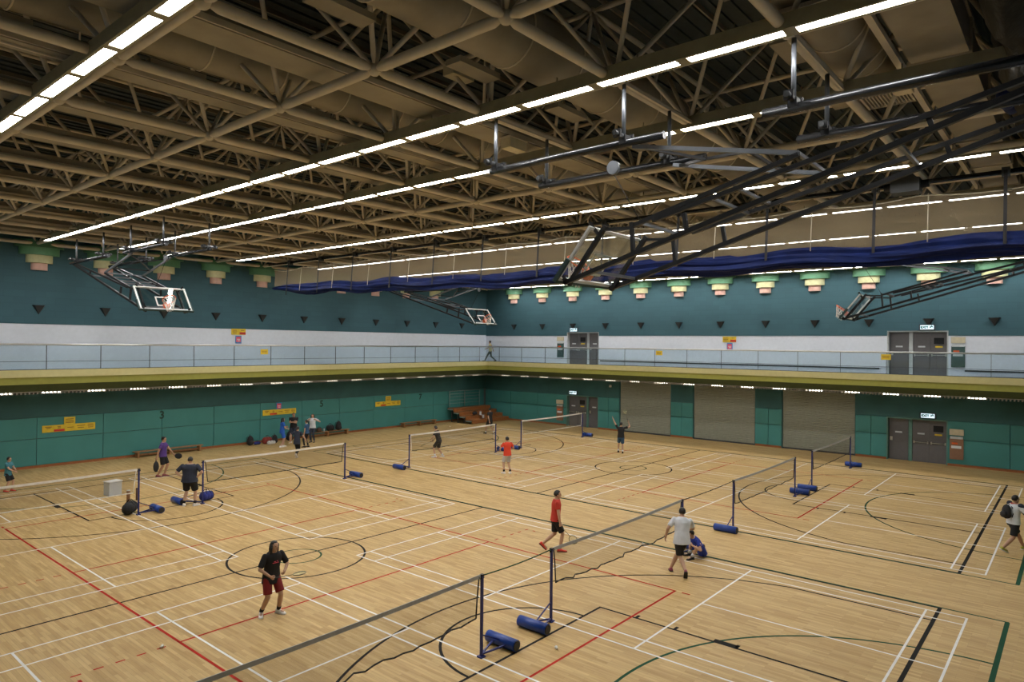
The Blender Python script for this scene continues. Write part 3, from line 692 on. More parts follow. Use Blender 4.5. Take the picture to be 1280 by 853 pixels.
# ------------------------------------------------------------------ badminton nets and posts
def net_post(x, y, s, label, dy=0.):
    """s = direction (in x) of the weight drum, away from the court"""
    t = thing('net_post', label, 'net post', (x, y, 0), 0, 'badminton net posts')
    p = MB(); p.bar((0, 0, .03), (0, 0, 1.53), .045, .045); p.boxab((-.06, -.06, 0), (.06, .06, .03)); p.build('pole', M['postblue'], t)
    c = MB(); c.boxab((-.035, -.035, 1.53), (.035, .035, 1.555)); c.tube((-.05, 0, 1.49), (.05, 0, 1.49), .02, 8); c.build('pole_cap', M['black'], t)
    MB().bar((0, 0, .06), (s*.50, dy+.16, .10), .03, .03).build('base_arm', M['postblue'], t); MB().bar((0, 0, .06), (s*.50, dy-.16, .10), .03, .03).build('base_arm', M['postblue'], t)
    MB().bar((0, 0, .42), (s*.52, dy, .16), .022, .022).build('stay', M['postblue'], t)
    d = MB().tube((s*.60, dy-.36, .115), (s*.60, dy+.36, .115), .112, 18).build('weight_drum', M['drum'], t)
    for q in (-1, 1): MB().tube((s*.60, dy+q*.36, .115), (s*.60, dy+q*.375, .115), .092, 14).build('drum_end', M['drumcap'], d)
    return t
def badminton_net(x0, x1, y, label, tape, bottom, side, sag, alpha_mat, seed):
    rnd = random.Random(seed); L = x1-x0
    t = thing('badminton_net', label, 'net', (x0, y, 0), 0, 'badminton nets')
    n = 30; top = []; bot = []
    for k in range(n+1):
        s = k/n; top.append((s*L, 0, 1.525-.028*math.sin(PI*s))); bot.append((.12+s*(L-.24), rnd.uniform(-.03, .03)*sag, .765-.03*sag*math.sin(PI*s)+rnd.uniform(-.018, .018)*sag))
    mb = MB()
    rowm = [[top[k], ((top[k][0]+bot[k][0])/2, bot[k][1]*.5, (top[k][2]+bot[k][2])/2), bot[k]] for k in range(n+1)]
    mb.loft(rowm, closed=False, cap=False); mb.build('netting', alpha_mat, t)
    mb = MB()
    for a, b in zip(top, top[1:]): mb.bar((a[0], 0, a[2]), (b[0], 0, b[2]), .012, .072)
    mb.build('top_tape', tape, t)
    MB().path(bot, .014 if bottom is M['blackcord'] else .016, 6).build('bottom_cord', bottom, t)
    for a, b, s in ((top[0], bot[0], .03), (top[-1], bot[-1], -.03)):
        mb = MB(); mid = (a[0]*.6+b[0]*.4+s, 0, 1.15); mb.path([(a[0]+s, 0, a[2]), mid, b], .014, 6); mb.build('side_tape', side, t)
    return t
W, K, G = M['tape'], M['blackcord'], M['greytape']
D = [(-4.168, 7.84, 'net of the far left court, white tape, nearest the boy', W, W, W, .2), (4.168, 7.84, 'net in the far row left of the middle aisle, white top tape', W, K, K, .5), (CX2-4.168, 7.84, 'net in the far row right of the middle aisle, white top tape', W, K, W, .5), (CX2+4.168, 7.84, 'white edged net farthest from us, before the corner doors', W, W, W, .2),
     (-4.168, -7.84, 'grey taped net in the front, left of the nearest post', G, K, K, 1.6), (4.168, -7.84, 'grey taped net in front of the man in the white shirt', G, K, K, 1.6), (CX2-4.168, -7.84, 'grey taped net before the middle shutters', G, K, K, 1.0), (CX2+4.168, -7.84, 'net at right before the green pillar and grey doors', G, K, K, .6)]
NETS = []
names = ['far left court', 'far row net left of the aisle', 'far row net right of the aisle', 'farthest white edged net', 'front net at lower left', 'front net by the man in white', 'net before the middle shutters', 'net at right before the doors']
for k, (cx, y, lb, a, b, c, sg) in enumerate(D):
    x0, x1 = cx-3.05, cx+3.05
    NETS.append(badminton_net(x0+.02, x1-.02, y, lb, a, b, c, sg, M['netgrey'], k))
    net_post(x0-.03, y, -1, f'blue net post at the left end of the {names[k]}', .62 if k == 1 else 0)
    net_post(x1+.03, y, 1, f'blue net post at the right end of the {names[k]}')
for k, (a, b) in enumerate(((-1.09, 1.09), (7.25, 10.90))):
    MB().path([(a+(b-a)*i/10-NETS[4+k].location.x, 0, 1.53-.03*math.sin(PI*i/10)) for i in range(11)], .012, 5).build('tie_cord', M['green_line'] if k == 0 else M['blackcord'], NETS[4+k])

# ------------------------------------------------------------------ shutters, doors, signs on the right wall
for k, (y0, y1) in enumerate(SHUT):
    t = thing('roller_shutter', f'closed grey beige roller shutter, {["nearest the corner, left one", "middle one between two green pillars", "right one beside the grey doors"][k]}', 'shutter', (XW+.12, (y0+y1)/2, 0), 0, 'roller shutters')
    h = (y1-y0)/2; mb = MB(); z = 0; pr = []
    while z < 3.5: pr += [(0, z), (-.028, z+.02), (-.028, z+.055), (0, z+.075)]; z += .095
    mb.loft([[(x, -h+.06, z) for x, z in pr], [(x, h-.06, z) for x, z in pr]], closed=False, cap=False, sm=False)
    o = mb.build('slat_curtain', M['shutter'], t); o['kind'] = 'stuff'
    for s in (-1, 1): MB().boxab((-.08, s*h-.05, 0), (.05, s*h+.05, 3.5)).build('guide_rail', M['dark_green'], t)
    MB().boxab((-.05, -h+.06, 0), (.02, h-.06, .08)).build('bottom_bar', M['darkmetal'], t)
    MB().boxab((.02, -h-.1, 0), (.25, h+.1, 3.5)).build('back', M['core'], t)
def doorset(n, y0, y1, z0, ztop, single_first, fm, upper):
    t = struct(f'door_{n}', None, (XW+.28, 0, z0)); H = ztop-z0; W_ = y1-y0
    if single_first:  # single leaf at the high-y side
        ls = [(y1-.08-.88, y1-.08)]; ld = [(y0+.06, y0+.06+.76), (y0+.83, y0+.83+.76)]; pil = (y0+1.60, y1-.98)
    else:
        ls = [(y0+.08, y0+.96)]; ld = [(y1-1.59, y1-.83), (y1-.82, y1-.06)]; pil = (y0+.98, y1-1.60)
    MB().boxab((.06, y0, 0), (.17, y1, H)).build('backing', M['core'], t)
    f = MB(); f.boxab((-.27, y0, H-.06), (.06, y1, H+.0)); f.boxab((-.27, y0, 0), (.06, y0+.06, H-.06)); f.boxab((-.27, y1-.06, 0), (.06, y1, H-.06)); f.build('frame', fm, t)
    MB().boxab((-.05, pil[0], 0), (.06, pil[1], H-.06)).build('mullion', fm, t)
    for k, (a, b) in enumerate(ls+ld):
        lf = MB().boxab((0, a, .01), (.05, b, H-.08)).build('leaf', M['door'], t)
        if k > 0:
            m = MB(); m.tube((-.06, a+.06, 1.02), (-.06, b-.06, 1.02), .018, 8); m.boxab((-.07, a+.05, .96), (0, a+.10, 1.08)); m.boxab((-.07, b-.10, .96), (0, b-.05, 1.08)); m.build('push_bar', M['steel'], lf)
            MB().boxab((-.006, a+.02, .0), (0, b-.02, .93)).build('kick_plate', M['door'], lf)
        else:
            MB().boxab((-.012, b-.16, 1.0), (0, b-.04, 1.2)).build('lock_plate', M['steel'], lf)
        c = (a+b)/2
        if k == 1: MB().boxab((-.01, c-.22, 1.60), (0, c+.22, 1.92)).build('glazed_panel', M['black'], lf)
        MB().boxab((-.008, c-.16, 1.42), (0, c+.16, 1.50)).build('notice_plate', M['paper'] if k != 1 else M['yellow'], lf)
doorset(1, *DOORS[1], 0, 2.25, True, M['doorframe'], 0); doorset(2, *DOORS[0], 0, 2.25, False, M['doorframe'], 0)
doorset(3, *DOORS[1], ZG, 6.78, True, M['upframe'], 1); doorset(4, *DOORS[0], ZG, 6.78, False, M['upframe'], 1)
def exit_sign(y, z, label):
    t = thing('exit_sign', label, 'exit sign', (XW-.08, y, z), 0, 'lit exit signs')
    MB().boxab((.0, -.36, -.03), (.08, .36, .26)).build('housing', M['exitbox'], t)
    MB().boxab((-.012, -.30, .01), (0, .30, .22)).build('lit_panel', M['exitlit'], t)
    text('EXIT 出', .17, M['exittext'], (-.013, 0, .11), ROT_R, t)
exit_sign(-10.44, 2.32, 'lit white exit sign over the lower right doors'); exit_sign(11.55, 2.32, 'lit white exit sign over the lower corner doors')
exit_sign(-10.38, 6.84, 'lit white exit sign over the upper right doors'); exit_sign(11.55, 6.84, 'lit white exit sign over the upper corner doors')
def hose(y, z0, dark, label):
    t = thing('hose_cabinet', label, 'cabinet', (XW-.055, y, z0), 0)
    MB().boxab((0, -.29, 0), (.04, .29, 1.05)).build('cabinet_door', dark, t)
    MB().boxab((-.02, -.30, 1.20), (.04, .30, 1.50)).build('cream_panel', M['beigebox'], t)
    MB().boxab((-.015, -.27, 1.02), (.03, .27, 1.14)).build('control_plate', M['paper'], t)
    MB().boxab((-.01, -.2, .55), (0, .22, .68)).build('label_plate', M['paper'], t)
    MB().boxab((-.012, -.05, .75), (0, .20, .84)).build('orange_label', M['orange'], t)
hose(-11.68, .35, M['cabinet'], 'brown hose cabinet with cream panel beside the lower right doors'); hose(12.72, .35, M['cabinet'], 'brown hose cabinet with cream panel beside the lower corner doors')
hose(-11.72, 4.95, M['darkpanel'], 'dark hose cabinet with cream panel beside the upper right doors'); hose(12.72, 4.95, M['darkpanel'], 'dark hose cabinet with cream panel beside the upper corner doors')

def yellow_sign(x, z, label, tab=True, W_=2.18):
    t = thing('notice_sign', label, 'sign', (x, YW-.02, z), 0)
    MB().boxab((0, -.025, 0), (W_, 0, .32)).build('board', M['yellow'], t)
    if tab: MB().boxab((W_*.40, -.025, .325), (W_*.61, 0, .66)).build('top_board', M['yellow'], t)
    MB().boxab((W_*.21, -.03, .02), (W_*.41, -.025, .12)).build('red_panel', M['redsign'], t)
    mb = MB()
    for a, b, zz in ((.05, .17, .24), (.07, .15, .19), (.28, .34, .24), (.28, .34, .18), (.46, .58, .17), (.64, .80, .22), (.66, .78, .12), (.85, .96, .25), (.85, .97, .18), (.86, .96, .11)):
        mb.boxab((W_*a, -.029, zz-.015), (W_*b, -.025, zz+.015))
    if tab:
        for zz in (.56, .47, .40): mb.boxab((W_*.43, -.029, zz-.016), (W_*.58, -.025, zz+.016))
    mb.build('lettering', M['signink'], t)
yellow_sign(-.55, 1.58, 'yellow sign with red panel on the left green wall, left of number 3')
yellow_sign(10.39, 1.55, 'yellow sign without raised top board, behind the group of people', False)
yellow_sign(18.62, 1.55, 'yellow sign with red panel on the left green wall, right of number 5')
def poster(loc, ROTZ, label, wv=.36):
    t = thing('poster', label, 'poster', loc, ROTZ)
    MB().boxab((-wv/2, -.015, -.22), (wv/2, 0, .22)).build('border', M['bluesign'], t); MB().boxab((-wv/2+.05, -.02, -.14), (wv/2-.05, -.015, .16)).build('red_panel', M['pinkred'], t)
    m = MB(); m.boxab((-.09, -.024, .0), (.09, -.02, .04)); m.boxab((-.05, -.024, -.08), (.09, -.02, -.04)); m.build('figure', M['paper'], t)
poster((11.43, YW-.02, 2.05), 0, 'small pink red poster above the yellow sign by the group')
def small_yellow(loc, rz, label):
    t = thing('notice_sign', label, 'sign', loc, rz)
    MB().boxab((-.42, -.02, -.17), (.0, 0, .17)).build('board', M['yellow'], t); MB().boxab((.01, -.02, -.17), (.42, 0, .17)).build('board', M['yellow'], t)
    MB().boxab((.06, -.024, -.15), (.42, -.02, -.02)).build('red_panel', M['redsign'], t)
    mb = MB()
    for a, b, z in ((-.36, -.1, .08), (-.36, -.08, .0), (-.32, -.12, -.08), (.14, .34, .08)): mb.boxab((a, -.024, z-.015), (b, -.02, z+.015))
    mb.build('lettering', M['signink'], t)
small_yellow((8.85, YW-.02, 6.42), 0, 'small yellow and red sign on the left upper wall'); poster((8.85, YW-.02, 5.98), 0, 'blue edged red poster on the left upper wall')
small_yellow((XW-.02, .02, 6.30), -PI/2, 'small yellow and red sign on the right upper wall'); poster((XW-.02, .0, 5.86), -PI/2, 'blue edged red poster on the right upper wall')
for loc, rz, lb in (((9.3, YE-.03, 5.32), 0, 'yellow notice on the left glass railing'), ((XE-.03, 3.7, 5.42), -PI/2, 'yellow notice on the middle of the right glass railing'), ((XE-.03, -8.9, 5.42), -PI/2, 'yellow notice on the glass railing by the upper right doors')):
    t = thing('rail_notice', lb, 'sign', loc, rz); MB().boxab((-.22, -.006, -.14), (.22, .006, .14)).build('board', M['yellow'], t)
    mb = MB(); mb.boxab((-.17, -.009, .02), (.17, -.006, .05)); mb.boxab((-.15, -.009, -.06), (.15, -.006, -.03)); mb.build('lettering', M['signink'], t)
for n_, x, lb in (('3', 4.75, 'above the bench behind the man in purple'), ('5', 14.4, 'above the bench with bags'), ('7', 22.7, 'nearest the bleacher')):
    o = text(n_, .55, M['darknum'], (x, YW-.004, 2.0), ROT_L, None, 'wall_number'); tag(o, f'dark green numeral {n_} on the wall {lb}', 'number')
for y in (8.45,):
    t = thing('spot_lamp', 'small white emergency lamp on the dark strip left of the shutters', 'light', (XW-.02, y, 3.05)); MB().tube((0, 0, 0), (-.1, 0, -.03), .06, 10).build('lamp_head', M['frame'], t); MB().boxab((-.02, -.08, -.08), (.02, .08, .08)).build('bracket', M['frame'], t)
# ------------------------------------------------------------------ benches, bleacher
def bench(x0, x1, y, label):
    t = thing('bench', label, 'bench', (x0, y, 0), 0); L = x1-x0
    MB().boxab((0, -.16, .28), (L, .16, .32)).build('seat_board', M['bench'], t); MB().bar((0.1, 0, .14), (L-.1, 0, .14), .05, .08).build('rail', M['bench'], t)
    for s in (.18, L/2, L-.18): MB().boxab((s-.04, -.17, 0), (s+.04, .17, .28)).build('leg', M['bench'], t)
bench(3.25, 6.70, 19.72, 'long low wooden bench by the wall under number 3'); bench(12.9, 16.2, 19.72, 'low wooden bench with bags on it under number 5')
bench(20.6, 23.9, 19.72, 'low wooden bench by the wall under number 7'); bench(-6.2, -2.75, 19.72, 'low wooden bench by the wall at the left edge behind the boy')
t = thing('bleacher', 'folded orange brown wooden bleacher seats in the far corner', 'bleacher', (25.4, 17.45, 0)); LB = 4.1
for k in range(4):
    y = .64*k; z = .30+.245*k
    MB().boxab((0, y, z-.06), (LB, y+.66, z)).build('seat_board', M['bleach'], t)
    MB().boxab((0, y+.02, z-.245 if k else .04), (LB, y+.06, z-.06)).build('riser_board', M['bleach'], t)
    for x in (.10, LB/2, LB-.10): MB().bar((x, y+.3, 0), (x, y+.3, z-.06), .06, .06).build('support_post', M['darkmetal'], t)
    MB().bar((-.03, y+.08, z-.10), (-.03, y+.62, z-.10), .05, .08).build('end_bracket', M['railgrey'], t)
for x in (.12, 1.75, 3.4): MB().tube((x, 2.5, 1.03), (x, 2.5, 2.28), .025, 8).build('rail_post', M['railgrey'], t)
for z in (1.35, 1.6, 1.85, 2.06, 2.27): MB().tube((.12, 2.5, z), (3.4, 2.5, z), .016 if z < 2 else .022, 6).build('guard_rail', M['railgrey'], t)

# ------------------------------------------------------------------ bags and small things
def blob(parts, vox, name, m, parent, smooth=4):
    """joined closed shapes -> one continuous skin by voxel remesh"""
    me = parts.mesh('tmp', m); o = bpy.data.objects.new('tmp', me); COL.objects.link(o)
    r = o.modifiers.new('r', 'REMESH'); r.mode = 'VOXEL'; r.voxel_size = vox
    s = o.modifiers.new('s', 'SMOOTH'); s.factor = .5; s.iterations = smooth
    bpy.context.view_layer.update()
    me2 = bpy.data.meshes.new_from_object(o.evaluated_get(bpy.context.evaluated_depsgraph_get()))
    bpy.data.objects.remove(o); bpy.data.meshes.remove(me); me2.polygons.foreach_set('use_smooth', [True]*len(me2.polygons))
    if not me2.materials: me2.materials.append(m)
    return link(name, me2, parent)
for b_, t_ in blob_later: blob(b_, .03, 'blue_hem', M['curtain'], t_)
def backpack(loc, rz, m, label, s=1.0, lie=False):
    t = thing('backpack', label, 'bag', loc, rz)
    b = MB(); b.ell((0, 0, .24*s), (.17*s, .12*s, .26*s)); b.ell((0, .02*s, .15*s), (.18*s, .13*s, .16*s)); blob(b, .016, 'body', m, t)
    p = MB(); p.ell((0, -.12*s, .14*s), (.13*s, .06*s, .12*s)); blob(p, .015, 'pocket', m, t)
    for q in (-1, 1):
        MB().path([(q*.08*s, .10*s, .44*s), (q*.1*s, .17*s, .36*s), (q*.11*s, .17*s, .2*s), (q*.12*s, .12*s, .06*s)], .014, 6).build('strap', M['strap'], t)
    MB().ring((0, .04*s, .50*s), (0, 1, 0), .04*s, .010, 14, 5).build('handle', M['strap'], t)
    return t
def duffel(loc, rz, m, label, L=.5, r=.14, m2=None):
    t = thing('duffel_bag', label, 'bag', loc, rz)
    b = MB(); b.ell((-L*.25, 0, r), (L*.3, r, r)); b.ell((L*.25, 0, r), (L*.3, r, r)); b.ell((0, 0, r*1.02), (L*.42, r*1.02, r)); blob(b, .016, 'body', m, t)
    if m2: b = MB(); b.ell((L*.42, 0, r), (L*.10, r*.9, r*.9)); b.build('end_panel', m2, t)
    for q in (-1, 1): MB().path([(-.1, q*r*.8, r*1.5), (-.05, q*.03, r*2.4), (.05, q*.03, r*2.4), (.1, q*r*.8, r*1.5)], .01, 5).build('handle', M['strap'], t)
    return t
backpack((9.35, 19.55, 0), 0, M['bag_black'], 'black backpack against the wall, leftmost bag of the group', 1.1)
duffel((9.75, 19.50, 0), .2, M['bag_blue'], 'low dark bag on the floor right of the black backpack', .42, .09)
duffel((10.30, 19.4, 0), .1, M['bag_red'], 'dark red bag on the floor beside the woman in blue', .55, .20)
duffel((10.30, 18.95, 0), .1, M['bag_white'], 'white bag on the floor in front of the dark red bag', .5, .12)
backpack((10.75, 19.35, 0), 0, M['bag_black'], 'black backpack right of the dark red bag', 1.0)
backpack((11.9, 19.62, 0), 0, M['bag_black'], 'black backpack by the wall behind the man with folded arms', 1.2)
duffel((13.35, 19.66, .32), .1, M['bag_black'], 'black bag at the left end of the bench under number 5', .7, .19)
duffel((13.95, 19.66, .32), .1, M['bag_brown'], 'small brown bag on the bench right of the black bag', .34, .13)
duffel((14.75, 19.66, .32), 0, M['bag_black'], 'boxy black bag in the middle of the bench', .5, .19)
backpack((15.35, 19.62, .32), 0, M['bag_black'], 'tall black backpack standing on the bench', 1.15)
def bottle(loc, label):
    t = thing('water_bottle', label, 'bottle', loc); MB().tube((0, 0, 0), (0, 0, .17), .036, 10).tube((0, 0, .17), (0, 0, .20), .036, 10, .014).build('bottle_body', M['paper'], t); MB().tube((0, 0, .20), (0, 0, .225), .016, 8).build('cap', M['bag_blue'], t)
bottle((14.28, 19.62, .32), 'pale water bottle on the bench between bags'); bottle((12.75, 19.3, 0), 'pale bottle on the floor by the bench end')
# white object on the bleacher
t = thing('towel', 'white towel lying on the bleacher steps', 'towel', (26.9, 17.95, .545)); MB().boxab((-.09, -.20, 0), (.09, .10, .03)).boxab((-.09, .08, .03), (.09, .12, .26)).boxab((-.09, -.2, -.2), (.09, -.17, .03)).build('cloth', M['cl_white'], t)
duffel((26.55, 18.3, .545), 0, M['bag_black'], 'dark bag on the bleacher step beside the white towel', .4, .13)
# by the left posts
duffel((-1.2, 8.25, 0), .9, M['bag_black'], 'black sports bag at the foot of the left post', .7, .20)
duffel((1.42, 8.25, 0), .3, M['bag_blue'], 'blue sports bag beside the heavy man in navy', .5, .17, M['bag_black'])
t = thing('plastic_crate', 'clear white plastic box on the floor behind the left net', 'box', (-.50, 11.75, 0), .2)
mb = MB(); mb.boxab((-.24, -.18, 0), (.24, -.17, .50)); mb.boxab((-.24, .17, 0), (.24, .18, .50)); mb.boxab((-.24, -.17, 0), (-.23, .17, .50)); mb.boxab((.23, -.17, 0), (.24, .17, .50)); mb.boxab((-.24, -.18, 0), (.24, .18, .012)); mb.build('box_wall', M['box'], t)
MB().boxab((-.26, -.20, .50), (.26, .20, .53)).build('lid', M['feather'], t); MB().boxab((-.17, -.12, .012), (.02, .12, .36)).build('contents', M['paper'], t); MB().boxab((.06, -.1, .012), (.18, .1, .3)).build('contents', M['bluesign'], t)
for k, (x, y, m, lb) in enumerate(((-.60, 10.0, 'tubebrown', 'brown card shuttlecock tube standing left of the post'), (-.25, 10.15, 'bag_brown', 'dark slim shuttlecock tube standing nearer the post'))):
    t = thing('shuttlecock_tube', lb, 'tube', (x, y, 0)); MB().tube((0, 0, 0), (0, 0, .42), .06 if k == 0 else .04, 14).build('tube_body', M[m], t); MB().tube((0, 0, .42), (0, 0, .44), .062 if k == 0 else .042, 14).build('cap', M['paper'] if k == 0 else M['grip'], t)
def shuttle(x, y, rz, label):
    t = thing('shuttlecock', label, 'shuttlecock', (x, y, .034), rz)
    MB().ell((.0, 0, 0), .014, 8, 6).build('cork', M['cork'], t)
    mb = MB(); n = 16; mb.loft([[(.01+.065*s, (.013+.02*s)*math.cos(2*PI*i/n), (.013+.02*s)*math.sin(2*PI*i/n)-.0*s) for i in range(n)] for s in (0, 1)], cap=False); mb.build('feather_skirt', M['feather'], t)
for x, y, r, lb in ((-4.88, -3.03, .5, 'shuttlecock lying on the floor at lower left near red dashes'), (.08, -8.75, 1, 'shuttlecock by the nearest post at bottom centre'), (7.35, -6.6, 2, 'shuttlecock on the floor behind the net by the man in white'), (16.2, 11.6, 1, 'shuttlecock on the far court left of the walking man'), (23.2, 17.6, 0, 'shuttlecock on the floor left of the bleacher')): shuttle(x, y, r, lb)

# ------------------------------------------------------------------ people
def V(*a): return Vector(a)
def cap(mb, p, q, r1, r2, n=12):
    """tapered limb segment with round ends"""
    p, q = Vector(p), Vector(q); mb.tube(p, q, r1, n, r2); mb.ell(p, r1, n, 8); mb.ell(q, r2, n, 8); return mb
def ik(a, c, l1, l2, pole):
    d = c-a; D_ = min(d.length, (l1+l2)*.999); dn = d.normalized(); x = (l1*l1-l2*l2+D_*D_)/(2*D_); h = math.sqrt(max(0, l1*l1-x*x))
    pp = (pole-dn*pole.dot(dn)); pp = pp.normalized() if pp.length > 1e-4 else V(1, 0, 0)
    return a+dn*x+pp*h, a+dn*D_
def person(label, x, y, z, yaw, H=1.7, wide=1.0, lean=0., side=0., pelvis=None, drop=0., feet=((.06, .11, 0, 0, 0), (-.06, -.11, 0, 0, 0)), hands=((.05, .30, .80), (.05, -.30, .80)), top='cl_black', bottom='cl_black', legs='short', shoe='sh_white', skin='skin', hairstyle='short', head=(0, 0), sleeve=.62, hem=0., curl=(.5, .5), vox=.0105, socks=None, collar=None, print_=None, elbow=None, knee=None, belly=1.0, bust=0., cat='person', turn=0.):
    """local frame: x forward, y left, z up.  feet: (x, y, heel_lift, toe_yaw, foot_pitch); hands: wrist positions in units of H/1.7"""
    k = H/1.7; t = thing('person', label, cat, (x, y, z), yaw)
    S = M[skin]; hipz = .90*k-drop; pel = V(*(pelvis or (0, 0)), 0)*1.0; pel.z = hipz
    lv = V(math.sin(lean), math.sin(side), math.cos(lean)*math.cos(side)).normalized()   # spine direction
    ct, st = math.cos(turn), math.sin(turn)
    sd = V(-st, ct, 0); sd = (sd-lv*sd.dot(lv)).normalized(); fd = sd.cross(lv)           # shoulder left dir, chest forward
    neck = pel+lv*(.52*k); shc = pel+lv*(.462*k)
    hips = [pel+V(0, s*.088*k*wide**.5, -.02*k) for s in (1, -1)]
    shs = [shc+sd*(s*.185*k*wide**.7) for s in (1, -1)]
    thigh, shank, ua, fa = .425*k, .42*k, .285*k, .255*k
    feet_ = []
    for f, hp, s in zip(feet, hips, (1, -1)):
        an = V(f[0], f[1], .085*k+f[2]); kp = V(1, 0.0, 0) if knee is None else V(*knee[0 if s > 0 else 1])
        kn, an = ik(hp, an, thigh, shank, kp); feet_.append((kn, an, f))
    arms = []
    for h, sh, s in zip(hands, shs, (1, -1)):
        wv = V(*h)*k; pole = V(-.6, s*.8, -.3) if elbow is None else V(*elbow[0 if s > 0 else 1])
        e, wr = ik(sh, wv, ua, fa, pole); arms.append((e, wr))
    # body
    b = MB(); w = wide
    def ring(c, rx, ry, n=16, sdv=sd, fdv=fd): return [c+sdv*(rx*math.cos(2*PI*i/n))+fdv*(ry*math.sin(2*PI*i/n)) for i in range(n)]
    pf = V(1, 0, 0); ps = V(0, 1, 0)
    prof = [(-.10, .13, .10), (-.03, .165, .115), (.06, .155, .108*belly), (.17, .138, .098*belly), (.28, .150, .106+.0*bust), (.38, .165, .110), (.45, .165, .092), (.50, .11, .075), (.54, .062, .060)]
    def torso(mb, inf=0., lo=-.10, hi=.54):
        rings = []
        for (h, rx, ry) in prof:
            if h < lo-1e-6 or h > hi+1e-6: continue
            m_ = min(1, max(0, h/.25)); sv = (ps*(1-m_)+sd*m_).normalized(); fv = sv.cross(lv)
            bb = bust*.03*k if .27 < h < .39 else 0
            rings.append([p for p in ring(pel+lv*(h*k)+fv*bb, rx*k*w+inf, ry*k*w+inf, 16, sv, fv)])
        mb.loft(rings)
    torso(b)
    for (kn, an, f), hp, s in zip(feet_, hips, (1, -1)):
        cap(b, hp+V(0, 0, -.0), kn, .082*k*w**.6, .056*k); cap(b, kn, kn*.62+an*.38, .054*k, .056*k*w**.3); cap(b, kn*.62+an*.38, an, .056*k*w**.3, .036*k)
    for (e, wr), sh in zip(arms, shs):
        cap(b, sh, e, .050*k*w**.5, .041*k); cap(b, e, wr, .042*k, .027*k)
    # neck and head
    hy, hp_ = head; hdir = V(math.cos(hy)*math.cos(hp_), math.sin(hy)*math.cos(hp_), math.sin(hp_))
    nl = (lv*.7+V(0, 0, .3)).normalized(); hc = neck+nl*(.125*k)+hdir*(.018*k); cap(b, neck-lv*.02, hc-V(0, 0, .03*k), .056*k, .050*k)
    hl = V(-math.sin(hy), math.cos(hy), 0); hu = hdir.cross(hl)
    HM = Matrix((hdir, hl, hu)).transposed()
    def hp(a, c, d): return hc+(hdir*a+hl*c+hu*d)*k
    b.ell(hc+hu*.022*k, (.096*k, .076*k, .098*k), 14, 10, HM); b.ell(hp(.018, 0, -.045), (.070*k, .058*k, .068*k), 12, 8, HM)
    b.ell(hp(.096, 0, -.012), (.018*k, .013*k, .026*k), 8, 6, HM); b.ell(hp(.066, 0, -.088), (.022*k, .024*k, .018*k), 8, 6, HM)
    for s in (1, -1): b.ell(hp(-.004, s*.079, -.004), (.019*k, .010*k, .030*k), 8, 6, HM)
    # hands
    hands_tip = []
    for (e, wr), s, cu in zip(arms, (1, -1), curl):
        d = (wr-e).normalized(); up_ = V(0, 0, 1) if abs(d.z) < .85 else V(1, 0, 0)
        n_ = d.cross(up_).normalized(); q = n_.cross(d).normalized()       # q: thumb side, n_: palm normal
        if n_.dot(V(0, -s, 0)) < 0: n_ = -n_
        pc = wr+d*(.048*k); b.ell(pc, (.048*k, .038*k, .016*k), 10, 6, Matrix((d, q, n_)).transposed()); cap(b, wr-d*.01, pc, .026*k, .022*k, 8)
        for j, (off, ln) in enumerate(((.030, .072), (.010, .080), (-.010, .075), (-.030, .058))):
            k0 = wr+d*(.082*k)+q*(off*k); a1 = cu*1.0; d1 = d*math.cos(a1)+n_*math.sin(a1); k1 = k0+d1*(ln*.5*k); a2 = cu*2.4; d2 = d*math.cos(a2)+n_*math.sin(a2); k2 = k1+d2*(ln*.5*k)
            cap(b, k0, k1, .0105*k, .0098*k, 7); cap(b, k1, k2, .0098*k, .0088*k, 7)
        t0 = wr+d*(.028*k)+q*(.028*k); t1 = t0+(d*.6+q*.6+n_*.35*cu).normalized()*(.040*k); t2 = t1+(d*.85+q*.1+n_*(.5*cu)).normalized()*(.032*k)
        cap(b, t0, t1, .0125*k, .011*k, 7); cap(b, t1, t2, .011*k, .0095*k, 7)
        hands_tip.append((wr, d, n_, q, wr+d*(.085*k)+n_*(.022*k)))
    for (kn, an, f) in feet_:
        ty = f[3]; fdv = V(math.cos(ty)*math.cos(f[4]), math.sin(ty)*math.cos(f[4]), -math.sin(f[4])); b.ell(an+fdv*.06*k+V(0, 0, -.04*k), (.11*k, .038*k, .035*k), 10, 6, Matrix((fdv, V(-math.sin(ty), math.cos(ty), 0), fdv.cross(V(-math.sin(ty), math.cos(ty), 0)))).transposed())
    blob(b, vox, 'body', S, t, 3)
    # eyes, mouth
    for s in (1, -1): MB().ell(hp(.086, s*.030, .018), (.008*k, .011*k, .008*k), 8, 6, HM).build('eye', M['eye'], t)
    MB().ell(hp(.088, 0, -.052), (.006*k, .022*k, .007*k), 8, 6, HM).build('mouth', M['lips'], t)
    # hair
    h = MB(); rr = V(.105, .086, .104)*k; hc2 = hc+hu*.026*k-hdir*.006*k
    seg, rg = 18, 12; vs = []
    for i in range(rg+1):
        ph = PI/2-PI*i/rg
        for j in range(seg):
            th = 2*PI*j/seg; a = math.cos(ph)*math.cos(th); c = math.cos(ph)*math.sin(th); d = math.sin(ph)
            line_ = (-.66 if a < .05 else -.66+1.19*min(1, (a-.05)/.45))   # hairline rises at the face
            if hairstyle == 'bald': line_ += .35
            s_ = 1.0 if d > line_ else (.80 if a > 0 else .86)
            vs.append(hc2+hdir*(a*rr.x*s_)+hl*(c*rr.y*s_)+hu*(d*rr.z*s_))
    h.add(vs, [(i*seg+j, (i+1)*seg+j, (i+1)*seg+(j+1) % seg, i*seg+(j+1) % seg) for i in range(rg) for j in range(seg)], True)
